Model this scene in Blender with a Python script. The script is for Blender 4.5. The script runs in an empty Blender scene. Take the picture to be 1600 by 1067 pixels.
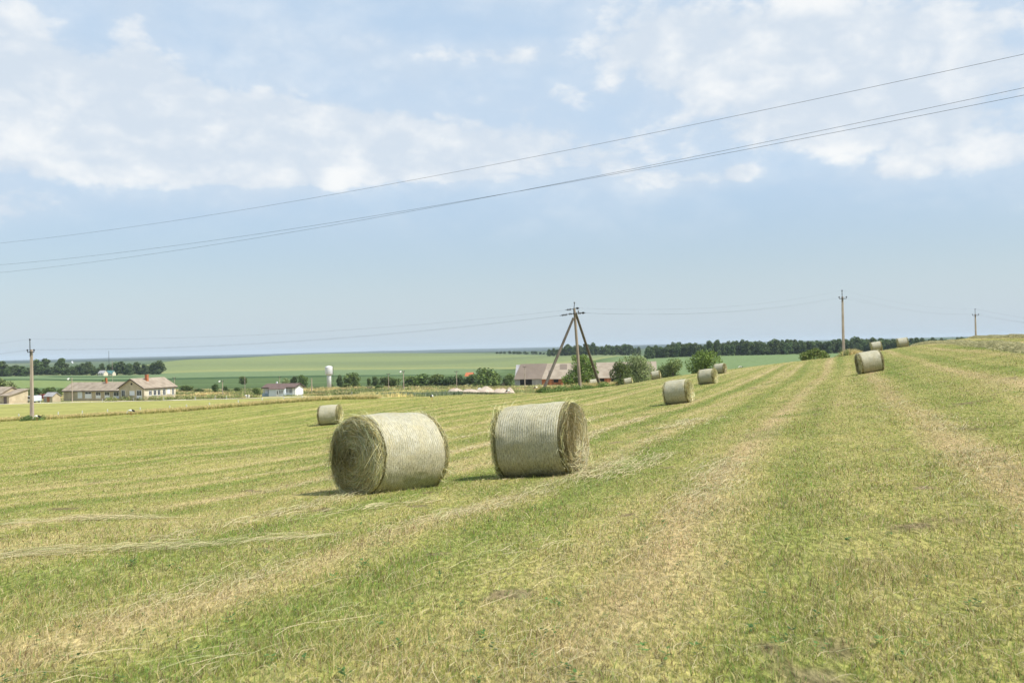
import bpy, bmesh, math, random
import numpy as np
from mathutils import Vector, Matrix

random.seed(7)
RNG = np.random.default_rng(7)
PI = math.pi
R = math.radians
SC = bpy.context.scene
COL = SC.collection

# ------------------------------------------------------------------ camera
FPX = 1556.0                      # focal length in pixels of the 1600 px wide photograph
EYE = 1.6
PITCH, ROLL = R(0.42), R(1.336)   # nearly level, slightly tilted horizon
fwd = Vector((0, math.cos(PITCH), math.sin(PITCH)))
r0 = Vector((1, 0, 0)); u0 = r0.cross(fwd)
right = r0 * math.cos(ROLL) - u0 * math.sin(ROLL)
up = u0 * math.cos(ROLL) + r0 * math.sin(ROLL)
cam_d = bpy.data.cameras.new('camera')
cam = bpy.data.objects.new('camera', cam_d); COL.objects.link(cam)
m = Matrix.Identity(4)
for i in range(3):
    m[i][0] = right[i]; m[i][1] = up[i]; m[i][2] = -fwd[i]
m[2][3] = EYE
cam.matrix_world = m
cam_d.sensor_width = 36.0
cam_d.lens = FPX / 1600 * 36.0
cam_d.clip_start = 0.1; cam_d.clip_end = 60000
cam_d.dof.use_dof = True
cam_d.dof.focus_distance = 18.0
cam_d.dof.aperture_fstop = 5.6
SC.camera = cam

SUN_EL, SUN_AZ = R(54), R(111)     # azimuth from +Y (view direction) towards +X (right)

# ------------------------------------------------------------------ world: sky with clouds
SC.view_settings.view_transform = 'Standard'
SC.view_settings.look = 'None'
SC.view_settings.exposure = 0.55
SC.view_settings.gamma = 1.0

W = bpy.data.worlds.new('World'); SC.world = W; W.use_nodes = True
wt = W.node_tree; wt.nodes.clear()


class NT:
    """small helper to write node trees"""
    def __init__(self, tree): self.t = tree
    def n(self, kind, **kw):
        nd = self.t.nodes.new(kind)
        for k, v in kw.items(): setattr(nd, k, v)
        return nd
    def put(self, sock, v):
        if isinstance(v, (int, float)): sock.default_value = v
        elif isinstance(v, (tuple, list)):
            v = tuple(v)
            if sock.type == 'RGBA' and len(v) == 3: v = v + (1,)
            sock.default_value = v
        else: self.t.links.new(v, sock)
    def m(self, op, a, b=0.0, c=0.0, clamp=False):
        nd = self.n('ShaderNodeMath', operation=op); nd.use_clamp = clamp
        self.put(nd.inputs[0], a); self.put(nd.inputs[1], b)
        if len(nd.inputs) > 2: self.put(nd.inputs[2], c)
        return nd.outputs[0]
    def mix(self, f, a, b, blend='MIX'):
        nd = self.n('ShaderNodeMix', data_type='RGBA', blend_type=blend)
        self.put(nd.inputs[0], f); self.put(nd.inputs[6], a); self.put(nd.inputs[7], b)
        return nd.outputs[2]
    def noise(self, vec, scale, detail=3.0, rough=0.5, dist=0.0, dim='3D'):
        nd = self.n('ShaderNodeTexNoise', noise_dimensions=dim)
        if vec is not None: self.put(nd.inputs['Vector'], vec)
        nd.inputs['Scale'].default_value = scale; nd.inputs['Detail'].default_value = detail
        nd.inputs['Roughness'].default_value = rough; nd.inputs['Distortion'].default_value = dist
        return nd.outputs['Fac']
    def ramp(self, v, a, b, c=0.0, d=1.0, smooth=True):
        nd = self.n('ShaderNodeMapRange', interpolation_type='SMOOTHSTEP' if smooth else 'LINEAR')
        self.put(nd.inputs[0], v)
        for i, q in enumerate((a, b, c, d)): nd.inputs[1 + i].default_value = q
        return nd.outputs[0]
    def comb(self, x, y, z):
        nd = self.n('ShaderNodeCombineXYZ')
        self.put(nd.inputs[0], x); self.put(nd.inputs[1], y); self.put(nd.inputs[2], z)
        return nd.outputs[0]
    def sep(self, v):
        nd = self.n('ShaderNodeSeparateXYZ'); self.put(nd.inputs[0], v)
        return nd.outputs


N = NT(wt)
sky = N.n('ShaderNodeTexSky', sky_type='NISHITA')
sky.sun_disc = False
sky.sun_elevation = SUN_EL
sky.sun_rotation = SUN_AZ
sky.altitude = 150; sky.air_density = 1.0; sky.dust_density = 1.2; sky.ozone_density = 1.6
tc = N.n('ShaderNodeTexCoord')
dx, dy, dz = N.sep(tc.outputs['Generated'])
az = N.m('ARCTAN2', dx, dy)
el = N.m('ARCSINE', dz)
# cloud field: banks at given azimuth/elevation (radians), broken up by noise
warp = N.noise(N.comb(N.m('MULTIPLY', az, 5.0), N.m('MULTIPLY', el, 9.0), 0.3), 1.0, 4, 0.55)
n1 = N.noise(N.comb(N.m('MULTIPLY', az, 6.0), N.m('MULTIPLY', el, 12.0), 2.1), 1.0, 6, 0.55, 0.2)
n2 = N.noise(N.comb(N.m('MULTIPLY', az, 15.0), N.m('MULTIPLY', el, 26.0), 5.1), 1.0, 10, 0.64, 0.15)
n3 = N.noise(N.comb(N.m('MULTIPLY', az, 6.0), N.m('MULTIPLY', el, 40.0), 9.7), 1.0, 5, 0.55, 0.3)


def cloud(px, py, sx, sy, amp):
    """a bank of cloud; px, py, sx, sy were read off in photograph units and are turned to angles"""
    a = math.atan((px - 800) / FPX)
    e = math.atan((545 - 0.0233 * (px - 800) - py) / FPX * math.cos(a))
    u = N.m('DIVIDE', N.m('SUBTRACT', az, a), sx / FPX)
    v = N.m('DIVIDE', N.m('SUBTRACT', el, e), sy / FPX)
    q = N.m('ADD', N.m('MULTIPLY', u, u), N.m('MULTIPLY', v, v))
    return N.m('MULTIPLY', N.m('EXPONENT', N.m('MULTIPLY', q, -1.0)), amp)


banks = [(20, 150, 200, 75, 1.0), (200, 205, 260, 62, 1.0), (440, 205, 200, 60, 0.9), (640, 225, 210, 50, 0.8), (900, 245, 200, 42, 0.55),
         (40, 318, 130, 28, 0.5), (800, 85, 150, 24, 0.62), (1180, 80, 210, 90, 0.95), (1440, 90, 170, 100, 1.05), (1010, 60, 90, 45, 0.5),
         (1300, 190, 260, 48, 0.55), (1110, 280, 110, 18, 0.6), (1162, 270, 20, 15, 0.6), (1390, 272, 80, 16, 0.45), (-40, 40, 90, 70, 0.95), (1060, 105, 30, 20, 0.6),
         (215, 60, 45, 70, 0.66), (270, 110, 70, 40, 0.5), (1560, 240, 120, 26, 0.5), (588, 62, 45, 14, 0.5), (520, 275, 420, 18, 0.4), (860, 165, 130, 34, 0.55),
         (1000, -140, 420, 90, 0.8), (200, -160, 200, 90, 0.8), (-700, 150, 500, 120, 0.9), (2300, 120, 500, 140, 0.9)]
dens = None
for b in banks:
    c = cloud(*b)
    dens = c if dens is None else N.m('ADD', dens, c)
dens = N.m('MINIMUM', dens, 1.25)
dn = N.m('ADD', dens, N.m('MULTIPLY', N.m('SUBTRACT', n1, 0.5), 1.5))
dn = N.m('ADD', dn, N.m('MULTIPLY', N.m('SUBTRACT', n2, 0.5), 0.8))
nb = N.noise(N.comb(N.m('MULTIPLY', az, 13.0), N.m('MULTIPLY', el, 21.0), 1.7), 1.0, 6, 0.52, 0.1)
puff = N.m('SUBTRACT', N.m('ABSOLUTE', N.m('SUBTRACT', N.m('MULTIPLY', nb, 4.0), 2.0)), 0.42)
dn = N.m('ADD', dn, N.m('MULTIPLY', puff, 0.45))
cover = N.ramp(dn, 0.20, 0.80, 0.0, 0.92)
veil = N.m('MULTIPLY', N.ramp(N.m('ADD', n1, N.m('MULTIPLY', dens, 0.30)), 0.30, 0.85, 0.12, 0.60), N.ramp(el, 0.07, 0.16))
fade = N.ramp(el, 0.03, 0.14)
cover = N.m('MULTIPLY', N.m('MAXIMUM', cover, veil), fade)
lit = N.ramp(N.m('ADD', N.m('MULTIPLY', puff, 0.35), N.m('ADD', N.m('MULTIPLY', n2, 0.6), N.m('MULTIPLY', warp, 0.6))), 0.40, 0.90)
ccol = N.mix(lit, (5.55, 6.2, 6.95), (7.95, 8.0, 7.95))
hz = N.ramp(el, -0.02, 0.20, 1.0, 0.0)
skyc = N.mix(N.m('MULTIPLY', hz, 0.75), sky.outputs[0], (4.95, 5.95, 6.95))
skyc = N.mix(N.m('MULTIPLY', N.ramp(el, 0.05, 0.2), 0.75), skyc, (4.5, 6.0, 7.7))
fin = N.mix(cover, skyc, ccol)
bg = N.n('ShaderNodeBackground'); bg.inputs['Strength'].default_value = 0.085
wt.links.new(fin, bg.inputs['Color'])
wo = N.n('ShaderNodeOutputWorld'); wt.links.new(bg.outputs[0], wo.inputs['Surface'])

# ------------------------------------------------------------------ sun
sd = bpy.data.lights.new('sun', 'SUN'); sd.energy = 4.3; sd.angle = R(0.55); sd.color = (1.0, 0.955, 0.88)
so = bpy.data.objects.new('sun', sd); COL.objects.link(so)
sdir = Vector((math.sin(SUN_AZ) * math.cos(SUN_EL), math.cos(SUN_AZ) * math.cos(SUN_EL), math.sin(SUN_EL)))
so.rotation_euler = sdir.to_track_quat('Z', 'Y').to_euler()
so.location = (60, -10, 80)


# ------------------------------------------------------------------ numeric helpers
def hash2(ix, iy, seed):
    h = (ix.astype(np.int64) * 374761393 + iy.astype(np.int64) * 668265263 + seed * 1442695041) & 0xffffffff
    h = ((h ^ (h >> 13)) * 1274126177) & 0xffffffff
    h = (h ^ (h >> 16)) & 0xffffffff
    return h / 4294967295.0


def vnoise(x, y, seed=0):
    x = np.asarray(x, float); y = np.asarray(y, float)
    ix = np.floor(x); iy = np.floor(y)
    fx = x - ix; fy = y - iy
    fx = fx * fx * fx * (fx * (fx * 6 - 15) + 10); fy = fy * fy * fy * (fy * (fy * 6 - 15) + 10)
    a = hash2(ix, iy, seed); b = hash2(ix + 1, iy, seed)
    c = hash2(ix, iy + 1, seed); d = hash2(ix + 1, iy + 1, seed)
    return (a * (1 - fx) + b * fx) * (1 - fy) + (c * (1 - fx) + d * fx) * fy


def fbm(x, y, seed=0, oct=4, g=0.5):
    s = 0.0; a = 1.0; t = 0.0
    for k in range(oct):
        s = s + a * vnoise(np.asarray(x) * 2 ** k + 17.3 * k, np.asarray(y) * 2 ** k - 9.1 * k, seed + k)
        t += a; a *= g
    return s / t


def pchip_slopes(x, y):
    h = np.diff(x); dl = np.diff(y) / h
    d = np.zeros(len(x))
    for i in range(1, len(x) - 1):
        if dl[i - 1] * dl[i] > 0:
            w1 = 2 * h[i] + h[i - 1]; w2 = h[i] + 2 * h[i - 1]
            d[i] = (w1 + w2) / (w1 / dl[i - 1] + w2 / dl[i])
    d[0] = dl[0]; d[-1] = dl[-1]
    return d


def pchip(x, y, d, q):
    q = np.clip(q, x[0], x[-1])
    i = np.clip(np.searchsorted(x, q) - 1, 0, len(x) - 2)
    h = x[i + 1] - x[i]; t = (q - x[i]) / h
    return ((2 * t ** 3 - 3 * t ** 2 + 1) * y[i] + (t ** 3 - 2 * t ** 2 + t) * h * d[i]
            + (-2 * t ** 3 + 3 * t ** 2) * y[i + 1] + (t ** 3 - t ** 2) * h * d[i + 1])


# terrain: how far the land lies below eye level, by bearing and distance
TER = {
    -600: [(5, 1.66), (17, 2.9), (40, 4.5), (65, 6.0), (128, 8.5), (290, 12.6), (780, 12), (2500, 13), (5000, 8), (14000, -2)],
    0: [(5, 1.62), (10, 1.95), (20, 2.7), (40, 4.0), (65, 5.3), (100, 6.9), (128, 7.75), (200, 10.2), (290, 12.4), (400, 13), (780, 11.5), (1200, 12), (2500, 12), (5000, 8), (14000, 0)],
    200: [(5, 1.62), (10, 1.95), (17, 2.5), (40, 3.87), (65, 5.1), (125, 7.1), (200, 9.6), (290, 12.4), (400, 13.1), (600, 14), (800, 13.3), (1000, 11.3), (1150, 9.3), (1400, 11.5), (2500, 12), (5000, 8), (14000, 0)],
    300: [(5, 1.62), (10, 1.95), (16, 2.45), (40, 3.8), (65, 5.0), (124, 6.7), (160, 8.2), (290, 12.4), (400, 13.2), (600, 14), (800, 13), (1000, 9), (1200, 3.8), (1500, 6), (2500, 12), (5000, 8), (14000, 0)],
    500: [(5, 1.6), (10, 1.92), (16.5, 2.38), (40, 3.7), (65, 4.7), (122, 5.7), (160, 7.3), (200, 9.0), (290, 12.3), (400, 13.6), (600, 14.5), (800, 14), (1000, 11), (1300, 5), (1600, 1), (2200, 8), (5000, 8), (14000, -2)],
    700: [(5, 1.6), (10, 1.9), (16.5, 2.3), (40, 3.4), (65, 4.1), (110, 5.2), (150, 6.8), (200, 8.6), (300, 12), (400, 14), (600, 14.7), (800, 14), (1000, 11.5), (1300, 7.5), (1500, 4.3), (2000, 8), (5000, 8), (14000, -6)],
    900: [(5, 1.59), (10, 1.88), (17.6, 2.25), (40, 3.1), (65, 3.9), (100, 4.55), (115, 4.9), (140, 6.1), (200, 9.5), (300, 13), (380, 14.3), (600, 14), (800, 11.5), (1000, 8.5), (1050, 8.0), (1500, 12), (5000, 8), (14000, -6)],
    1050: [(5, 1.57), (10, 1.78), (17, 2.05), (40, 2.8), (54.7, 3.25), (84, 3.6), (115, 4.1), (150, 4.75), (180, 6.2), (250, 11), (400, 14), (500, 13), (650, 10), (750, 9.2), (900, 10), (1500, 14), (3000, 10), (14000, -10)],
    1200: [(5, 1.54), (10, 1.68), (17, 1.85), (40, 2.4), (61, 2.7), (84, 2.9), (126, 3.1), (150, 3.3), (180, 4.6), (250, 9.5), (400, 13), (500, 12), (650, 9.5), (750, 9.0), (900, 10), (1500, 13), (14000, -10)],
    1350: [(5, 1.5), (10, 1.56), (17, 1.65), (40, 1.85), (61, 2.0), (84, 1.85), (114, 1.5), (150, 1.95), (170, 2.35), (250, 7), (400, 11), (650, 9.5), (750, 9), (900, 10), (14000, -10)],
    1500: [(5, 1.46), (10, 1.46), (17, 1.45), (40, 1.3), (61, 1.0), (75, 0.8), (100, 0.4), (130, 0.12), (160, 0.2), (200, 1.5), (300, 6), (750, 9), (14000, -10)],
    1600: [(5, 1.42), (10, 1.38), (17, 1.3), (40, 0.9), (50, 0.72), (61, 0.45), (100, -0.1), (130, -0.25), (160, -0.05), (250, 3), (750, 9), (14000, -10)],
    2200: [(5, 1.3), (17, 1.0), (40, 0.1), (60, -0.6), (100, -1.6), (200, -1.8), (400, 4), (750, 9), (14000, -10)],
}
TK = np.array(sorted(TER), float)
TCOLS = []
for k in sorted(TER):
    a = np.array(TER[k], float)
    lx = np.log(a[:, 0]); TCOLS.append((lx, a[:, 1], pchip_slopes(lx, a[:, 1])))


def gz(X, Y):
    """height of the land at world X, Y"""
    X = np.atleast_1d(np.asarray(X, float)); Y = np.atleast_1d(np.asarray(Y, float))
    r = np.hypot(X, Y); a = np.clip(np.arctan2(X, Y), R(-41.9), R(41.9))
    Ye = np.maximum(r * np.cos(a), 0.01)
    px = 800 + FPX * np.tan(a)
    lq = np.log(np.maximum(Ye, 5.0))
    C = np.stack([pchip(x, y, d, lq) for x, y, d in TCOLS], 0)        # columns x points
    i = np.clip(np.searchsorted(TK, px) - 1, 0, len(TK) - 2)
    J = np.arange(len(px))
    def sl(k):
        k0 = np.clip(k - 1, 0, len(TK) - 1); k1 = np.clip(k + 1, 0, len(TK) - 1)
        return (C[k1, J] - C[k0, J]) / (TK[k1] - TK[k0])
    h = TK[i + 1] - TK[i]; t = np.clip((px - TK[i]) / h, 0, 1)
    v = ((2 * t ** 3 - 3 * t ** 2 + 1) * C[i, J] + (t ** 3 - 2 * t ** 2 + t) * h * sl(i)
         + (-2 * t ** 3 + 3 * t ** 2) * C[i + 1, J] + (t ** 3 - t ** 2) * h * sl(i + 1))
    w = np.clip(Ye / 5.0, 0, 1); w = w * w * (3 - 2 * w)
    v = 1.6 + (v - 1.6) * w
    bump = (fbm(X * 0.35, Y * 0.35, 5, 3) - 0.5) * 0.10 * np.clip(Ye / 6, 0, 1)
    far = np.clip((Ye - 1800) / 2500, 0, 1)
    v = v - far * (fbm(X * 0.0007, Y * 0.0004, 31, 4) - 0.45) * 26
    return EYE - v + bump


def g1(x, y): return float(gz([x], [y])[0])


def ray(px, py):
    d = right * ((px - 800) / FPX) + up * ((533.5 - py) / FPX) + fwd
    return d / d.y


def at(px, Y, py=None):
    """ground point seen near column px of the photograph at distance Y"""
    if py is None: py = 575
    d = ray(px, py)
    return Vector((d.x * Y, Y, g1(d.x * Y, Y)))


def point(px, py, Y):
    d = ray(px, py) * Y
    return Vector((d.x, d.y, d.z + EYE))


def srgb(r, g, b):
    f = lambda c: (c / 255 / 12.92) if c / 255 <= 0.04045 else ((c / 255 + 0.055) / 1.055) ** 2.4
    return (f(r), f(g), f(b))


# ------------------------------------------------------------------ materials
def new_mat(name):
    mt = bpy.data.materials.new(name); mt.use_nodes = True
    t = mt.node_tree; t.nodes.clear()
    n = NT(t); out = n.n('ShaderNodeOutputMaterial')
    return mt, n, out


def bsdf(n, out, col, rough=0.85, spec=0.2, bump=None, bstr=0.3, bdist=0.02, metal=0.0):
    b = n.n('ShaderNodeBsdfPrincipled')
    n.put(b.inputs['Base Color'], col); n.put(b.inputs['Roughness'], rough)
    b.inputs['Specular IOR Level'].default_value = spec; b.inputs['Metallic'].default_value = metal
    if bump is not None:
        bp = n.n('ShaderNodeBump'); bp.inputs['Strength'].default_value = bstr; bp.inputs['Distance'].default_value = bdist
        n.put(bp.inputs['Height'], bump); n.t.links.new(bp.outputs[0], b.inputs['Normal'])
    n.t.links.new(b.outputs[0], out.inputs['Surface'])
    return b


def mottled(name, c1, c2, scale=3.0, rough=0.85, spec=0.2, bstr=0.3, bdist=0.02, stretch=(1, 1, 1), detail=5):
    mt, n, out = new_mat(name)
    t = n.n('ShaderNodeTexCoord')
    mp = n.n('ShaderNodeMapping'); mp.inputs['Scale'].default_value = stretch
    n.t.links.new(t.outputs['Object'], mp.inputs['Vector'])
    f = n.noise(mp.outputs[0], scale, detail, 0.6)
    bsdf(n, out, n.mix(n.ramp(f, 0.3, 0.7), c1, c2), rough, spec, f, bstr, bdist)
    return mt


def tint_mat(name, translucent=0.25, rough=0.8, spec=0.15, noise=None):
    """colour from the 'tint' attribute (each blade, straw or leaf has its own)"""
    mt, n, out = new_mat(name)
    a = n.n('ShaderNodeAttribute', attribute_name='tint')
    col = a.outputs['Color']
    oi = n.n('ShaderNodeObjectInfo')
    hv = n.n('ShaderNodeHueSaturation')
    n.put(hv.inputs['Color'], col)
    n.put(hv.inputs['Value'], n.ramp(oi.outputs['Random'], 0, 1, 0.85, 1.15, False))
    n.put(hv.inputs['Hue'], n.ramp(oi.outputs['Random'], 0, 1, 0.49, 0.51, False))
    b = n.n('ShaderNodeBsdfPrincipled'); n.put(b.inputs['Base Color'], hv.outputs[0])
    b.inputs['Roughness'].default_value = rough; b.inputs['Specular IOR Level'].default_value = spec
    tr = n.n('ShaderNodeBsdfTranslucent'); n.put(tr.inputs['Color'], hv.outputs[0])
    mx = n.n('ShaderNodeMixShader'); mx.inputs[0].default_value = translucent
    n.t.links.new(b.outputs[0], mx.inputs[1]); n.t.links.new(tr.outputs[0], mx.inputs[2])
    n.t.links.new(mx.outputs[0], out.inputs['Surface'])
    return mt


def field_mat():
    mt, n, out = new_mat('mown_hay_ground')
    a = n.n('ShaderNodeAttribute', attribute_name='tint')
    g = n.n('ShaderNodeNewGeometry')
    mp = n.n('ShaderNodeMapping'); mp.inputs['Rotation'].default_value = (0, 0, R(18.5)); mp.inputs['Scale'].default_value = (1, 0.35, 1)
    n.t.links.new(g.outputs['Position'], mp.inputs['Vector'])
    f1 = n.noise(mp.outputs[0], 26, 4, 0.65)
    f2 = n.noise(mp.outputs[0], 5.0, 4, 0.6)
    f3 = n.noise(mp.outputs[0], 0.9, 4, 0.6)
    c = n.mix(n.ramp(f1, 0.35, 0.68), n.mix(1.0, a.outputs['Color'], (0.45, 0.46, 0.40), 'MULTIPLY'), n.mix(1.0, a.outputs['Color'], (1.32, 1.26, 1.25), 'MULTIPLY'))
    c = n.mix(n.m('MULTIPLY', n.ramp(f2, 0.5, 0.75), 0.4), c, (0.33, 0.30, 0.15))
    c = n.mix(n.m('MULTIPLY', n.ramp(f3, 0.55, 0.8), 0.15), c, (0.14, 0.19, 0.05))
    mp2 = n.n('ShaderNodeMapping'); mp2.inputs['Rotation'].default_value = (0, 0, R(18.5)); mp2.inputs['Scale'].default_value = (1, 0.06, 1)
    n.t.links.new(g.outputs['Position'], mp2.inputs['Vector'])
    f4 = n.noise(mp2.outputs[0], 3.2, 4, 0.6, 0.3)
    c = n.mix(n.ramp(f4, 0.3, 0.7), n.mix(1.0, c, (0.84, 0.90, 0.78), 'MULTIPLY'), n.mix(1.0, c, (1.14, 1.09, 1.12), 'MULTIPLY'))
    bsdf(n, out, c, 0.95, 0.05, f1, 0.6, 0.04)
    return mt


def land_mat():
    mt, n, out = new_mat('far_farmland')
    a = n.n('ShaderNodeAttribute', attribute_name='tint')
    g = n.n('ShaderNodeNewGeometry')
    f1 = n.noise(g.outputs['Position'], 0.35, 5, 0.7)
    f2 = n.noise(g.outputs['Position'], 0.03, 5, 0.6)
    c = n.mix(n.ramp(f1, 0.3, 0.7), n.mix(1.0, a.outputs['Color'], (0.82, 0.84, 0.8), 'MULTIPLY'), n.mix(1.0, a.outputs['Color'], (1.16, 1.13, 1.1), 'MULTIPLY'))
    c = n.mix(n.m('MULTIPLY', n.ramp(f2, 0.45, 0.75), 0.18), c, n.mix(1.0, a.outputs['Color'], (1.25, 1.15, 1.0), 'MULTIPLY'))
    bsdf(n, out, c, 0.95, 0.05, f1, 0.35, 0.3)
    return mt


def plain(name, c, rough=0.6, spec=0.3, metal=0.0):
    mt, n, out = new_mat(name)
    t = n.n('ShaderNodeTexCoord')
    f = n.noise(t.outputs['Object'], 2.5, 4, 0.6)
    k = 0.82
    bsdf(n, out, n.mix(f, tuple(x * k for x in c), tuple(min(1, x * 1.12) for x in c)), rough, spec, f, 0.05, 0.01, metal)
    return mt


def net_mat(name, c_lo, c_hi, c_net):
    """hay seen through fine plastic net: fibres run round the roll, with net threads and gaps"""
    mt, n, out = new_mat(name)
    t = n.n('ShaderNodeTexCoord')
    x, y, z = n.sep(t.outputs['Object'])
    th = n.m('ARCTAN2', n.m('SUBTRACT', z, 0.65), y)
    fib = n.noise(n.comb(n.m('MULTIPLY', x, 62.0), n.m('MULTIPLY', th, 9.0), 0), 1.0, 5, 0.68, 0.7)
    diag = n.noise(n.comb(n.m('ADD', n.m('MULTIPLY', x, 38.0), n.m('MULTIPLY', th, 17.0)), n.m('SUBTRACT', n.m('MULTIPLY', th, 5.0), n.m('MULTIPLY', x, 4.0)), 4), 1.0, 4, 0.7, 1.2)
    blot = n.noise(n.comb(n.m('MULTIPLY', x, 3.0), n.m('MULTIPLY', th, 2.0), 7), 1.0, 4, 0.6)
    line = n.m('SINE', n.m('MULTIPLY', n.m('ADD', x, n.m('MULTIPLY', blot, 0.03)), 2 * PI / 0.045))
    gaps = n.noise(n.comb(n.m('MULTIPLY', x, 40.0), n.m('MULTIPLY', th, 16.0), 3), 1.0, 3, 0.6)
    c = n.mix(n.ramp(fib, 0.32, 0.68), c_lo, c_hi)
    c = n.mix(n.m('MULTIPLY', n.ramp(diag, 0.50, 0.68), 0.7), c, (0.54, 0.485, 0.29))
    c = n.mix(n.m('MULTIPLY', n.ramp(n.m('MULTIPLY', line, n.ramp(z, 0.45, 0.95)), 0.05, 0.8), 0.45), c, c_net)
    c = n.mix(n.m('MULTIPLY', n.ramp(gaps, 0.52, 0.70), 0.6), c, (0.15, 0.14, 0.085))
    c = n.mix(n.m('MULTIPLY', n.ramp(blot, 0.40, 0.72), 0.6), c, n.mix(n.ramp(diag, 0.4, 0.6), (0.28, 0.24, 0.13), (0.50, 0.44, 0.26)))
    h = n.m('ADD', n.m('MULTIPLY', fib, 0.6), n.m('ADD', n.m('MULTIPLY', line, 0.10), n.m('MULTIPLY', diag, 0.4)))
    bsdf(n, out, c, 0.55, 0.3, h, 0.6, 0.03)
    return mt


MAT = {
    'field': field_mat(), 'land': land_mat(), 'blade': tint_mat('grass_blades', 0.42), 'straw': tint_mat('dry_straw', 0.2, 0.7, 0.25),
    'leaf': tint_mat('leaves', 0.3, 0.6, 0.2),
    'bark': mottled('bark', (0.10, 0.075, 0.05), (0.19, 0.15, 0.11), 4, bstr=0.6),
    'net_a': net_mat('net_wrap_pale', (0.21, 0.19, 0.118), (0.49, 0.46, 0.335), (0.54, 0.545, 0.485)),
    'net_b': net_mat('net_wrap_grey', (0.21, 0.19, 0.12), (0.55, 0.505, 0.35), (0.57, 0.575, 0.49)),
    'hay_core': mottled('hay_core', (0.13, 0.105, 0.045), (0.36, 0.30, 0.14), 30, bstr=0.8, bdist=0.03, stretch=(1, 1, 1)),
    'concrete': mottled('pole_concrete', (0.33, 0.265, 0.205), (0.45, 0.375, 0.30), 2.5, 0.9, 0.15, 0.3, 0.02, (1, 1, 0.25)),
    'pole_brown': mottled('weathered_pole', (0.22, 0.175, 0.13), (0.33, 0.27, 0.205), 2.5, 0.9, 0.15, 0.3, 0.02, (1, 1, 0.25)),
    'wood_grey': mottled('weathered_wood', (0.10, 0.085, 0.068), (0.18, 0.155, 0.125), 3, 0.9, 0.1, 0.3, 0.02, (1, 1, 0.2)),
    'steel': plain('dark_steel', (0.06, 0.06, 0.06), 0.6, 0.3, 0.3),
    'insul': plain('dark_glass_insulator', (0.03, 0.028, 0.03), 0.25, 0.5),
    'wire': plain('wire', (0.05, 0.05, 0.055), 0.6, 0.3),
    'wall_beige': mottled('beige_render', (0.40, 0.33, 0.22), (0.52, 0.44, 0.30), 0.8, bstr=0.2),
    'wall_cream': mottled('cream_render', (0.58, 0.51, 0.38), (0.70, 0.64, 0.50), 0.8, bstr=0.2),
    'wall_white': mottled('white_render', (0.70, 0.71, 0.72), (0.80, 0.80, 0.80), 0.8, bstr=0.1),
    'wall_paleblue': mottled('pale_grey_siding', (0.52, 0.57, 0.62), (0.60, 0.65, 0.69), 0.6, bstr=0.1),
    'blue_panel': plain('blue_grey_panel', (0.22, 0.29, 0.36)),
    'slate': mottled('asbestos_roof', (0.235, 0.19, 0.142), (0.34, 0.285, 0.22), 0.7, 0.9, 0.1, 0.25, 0.03),
    'barn_slate': mottled('pale_barn_roof', (0.27, 0.222, 0.168), (0.365, 0.308, 0.24), 0.35, 0.9, 0.1, 0.25, 0.03),
    'barn_dark': mottled('grey_brown_barn_roof', (0.178, 0.142, 0.112), (0.21, 0.17, 0.136), 0.3, 0.9, 0.1, 0.2, 0.03),
    'brown_roof': mottled('brown_roof', (0.115, 0.078, 0.066), (0.15, 0.105, 0.09), 1.0, 0.8, 0.2, 0.2),
    'brick': mottled('red_brick', (0.33, 0.115, 0.05), (0.47, 0.18, 0.085), 1.2, 0.9, 0.1, 0.3),
    'block': mottled('grey_block', (0.26, 0.255, 0.26), (0.37, 0.36, 0.36), 1.0, 0.9, 0.1, 0.3),
    'glass': plain('dark_window', (0.045, 0.05, 0.055), 0.15, 0.5),
    'frame': plain('white_frame', (0.74, 0.75, 0.76)),
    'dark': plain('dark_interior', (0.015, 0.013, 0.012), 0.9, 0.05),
    'eave': plain('dark_eave_board', (0.07, 0.055, 0.045)),
    'door_brown': plain('dull_brown_door', (0.14, 0.10, 0.09)),
    'red_tile': mottled('red_tiles', (0.42, 0.12, 0.05), (0.52, 0.19, 0.09), 1.5),
    'teal': plain('teal_roof', (0.07, 0.19, 0.18)),
    'tower_metal': mottled('tower_paint', (0.56, 0.56, 0.57), (0.70, 0.69, 0.69), 0.9, 0.6, 0.3, 0.1, 0.02, (1, 1, 0.3)),
    'sand': mottled('pale_sand', (0.36, 0.29, 0.22), (0.49, 0.41, 0.33), 1.5, 0.95, 0.05, 0.5, 0.08),
    'road': mottled('pale_dirt_road', (0.52, 0.46, 0.34), (0.62, 0.56, 0.44), 0.4, 0.95, 0.05, 0.3, 0.03),
    'white_paint': plain('white_paint', (0.60, 0.60, 0.57)),
    'white_feather': plain('white_feathers', (0.78, 0.76, 0.72), 0.9, 0.05),
    'black_feather': plain('black_feathers', (0.015, 0.015, 0.017), 0.6, 0.2),
    'red_beak': plain('red_beak', (0.45, 0.06, 0.03)),
    'rubber': plain('tyre', (0.02, 0.02, 0.02), 0.8),
    'car_paint': plain('pale_van_paint', (0.62, 0.68, 0.72), 0.3, 0.5),
    'maroon': plain('maroon_paint', (0.22, 0.05, 0.05)),
    'stone': mottled('pale_stone', (0.40, 0.38, 0.34), (0.6, 0.58, 0.54), 4, bstr=0.5),
}


# ------------------------------------------------------------------ object helpers
def tag(o, label=None, cat=None, group=None, kind=None):
    if label: o['label'] = label
    if cat: o['category'] = cat
    if group: o['group'] = group
    if kind: o['kind'] = kind
    return o


def thing(name, label, cat, loc=(0, 0, 0), rz=0.0, group=None):
    o = bpy.data.objects.new(name, None); COL.objects.link(o)
    o.empty_display_size = 0.3
    o.location = loc; o.rotation_euler = (0, 0, rz)
    return tag(o, label, cat, group)


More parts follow.
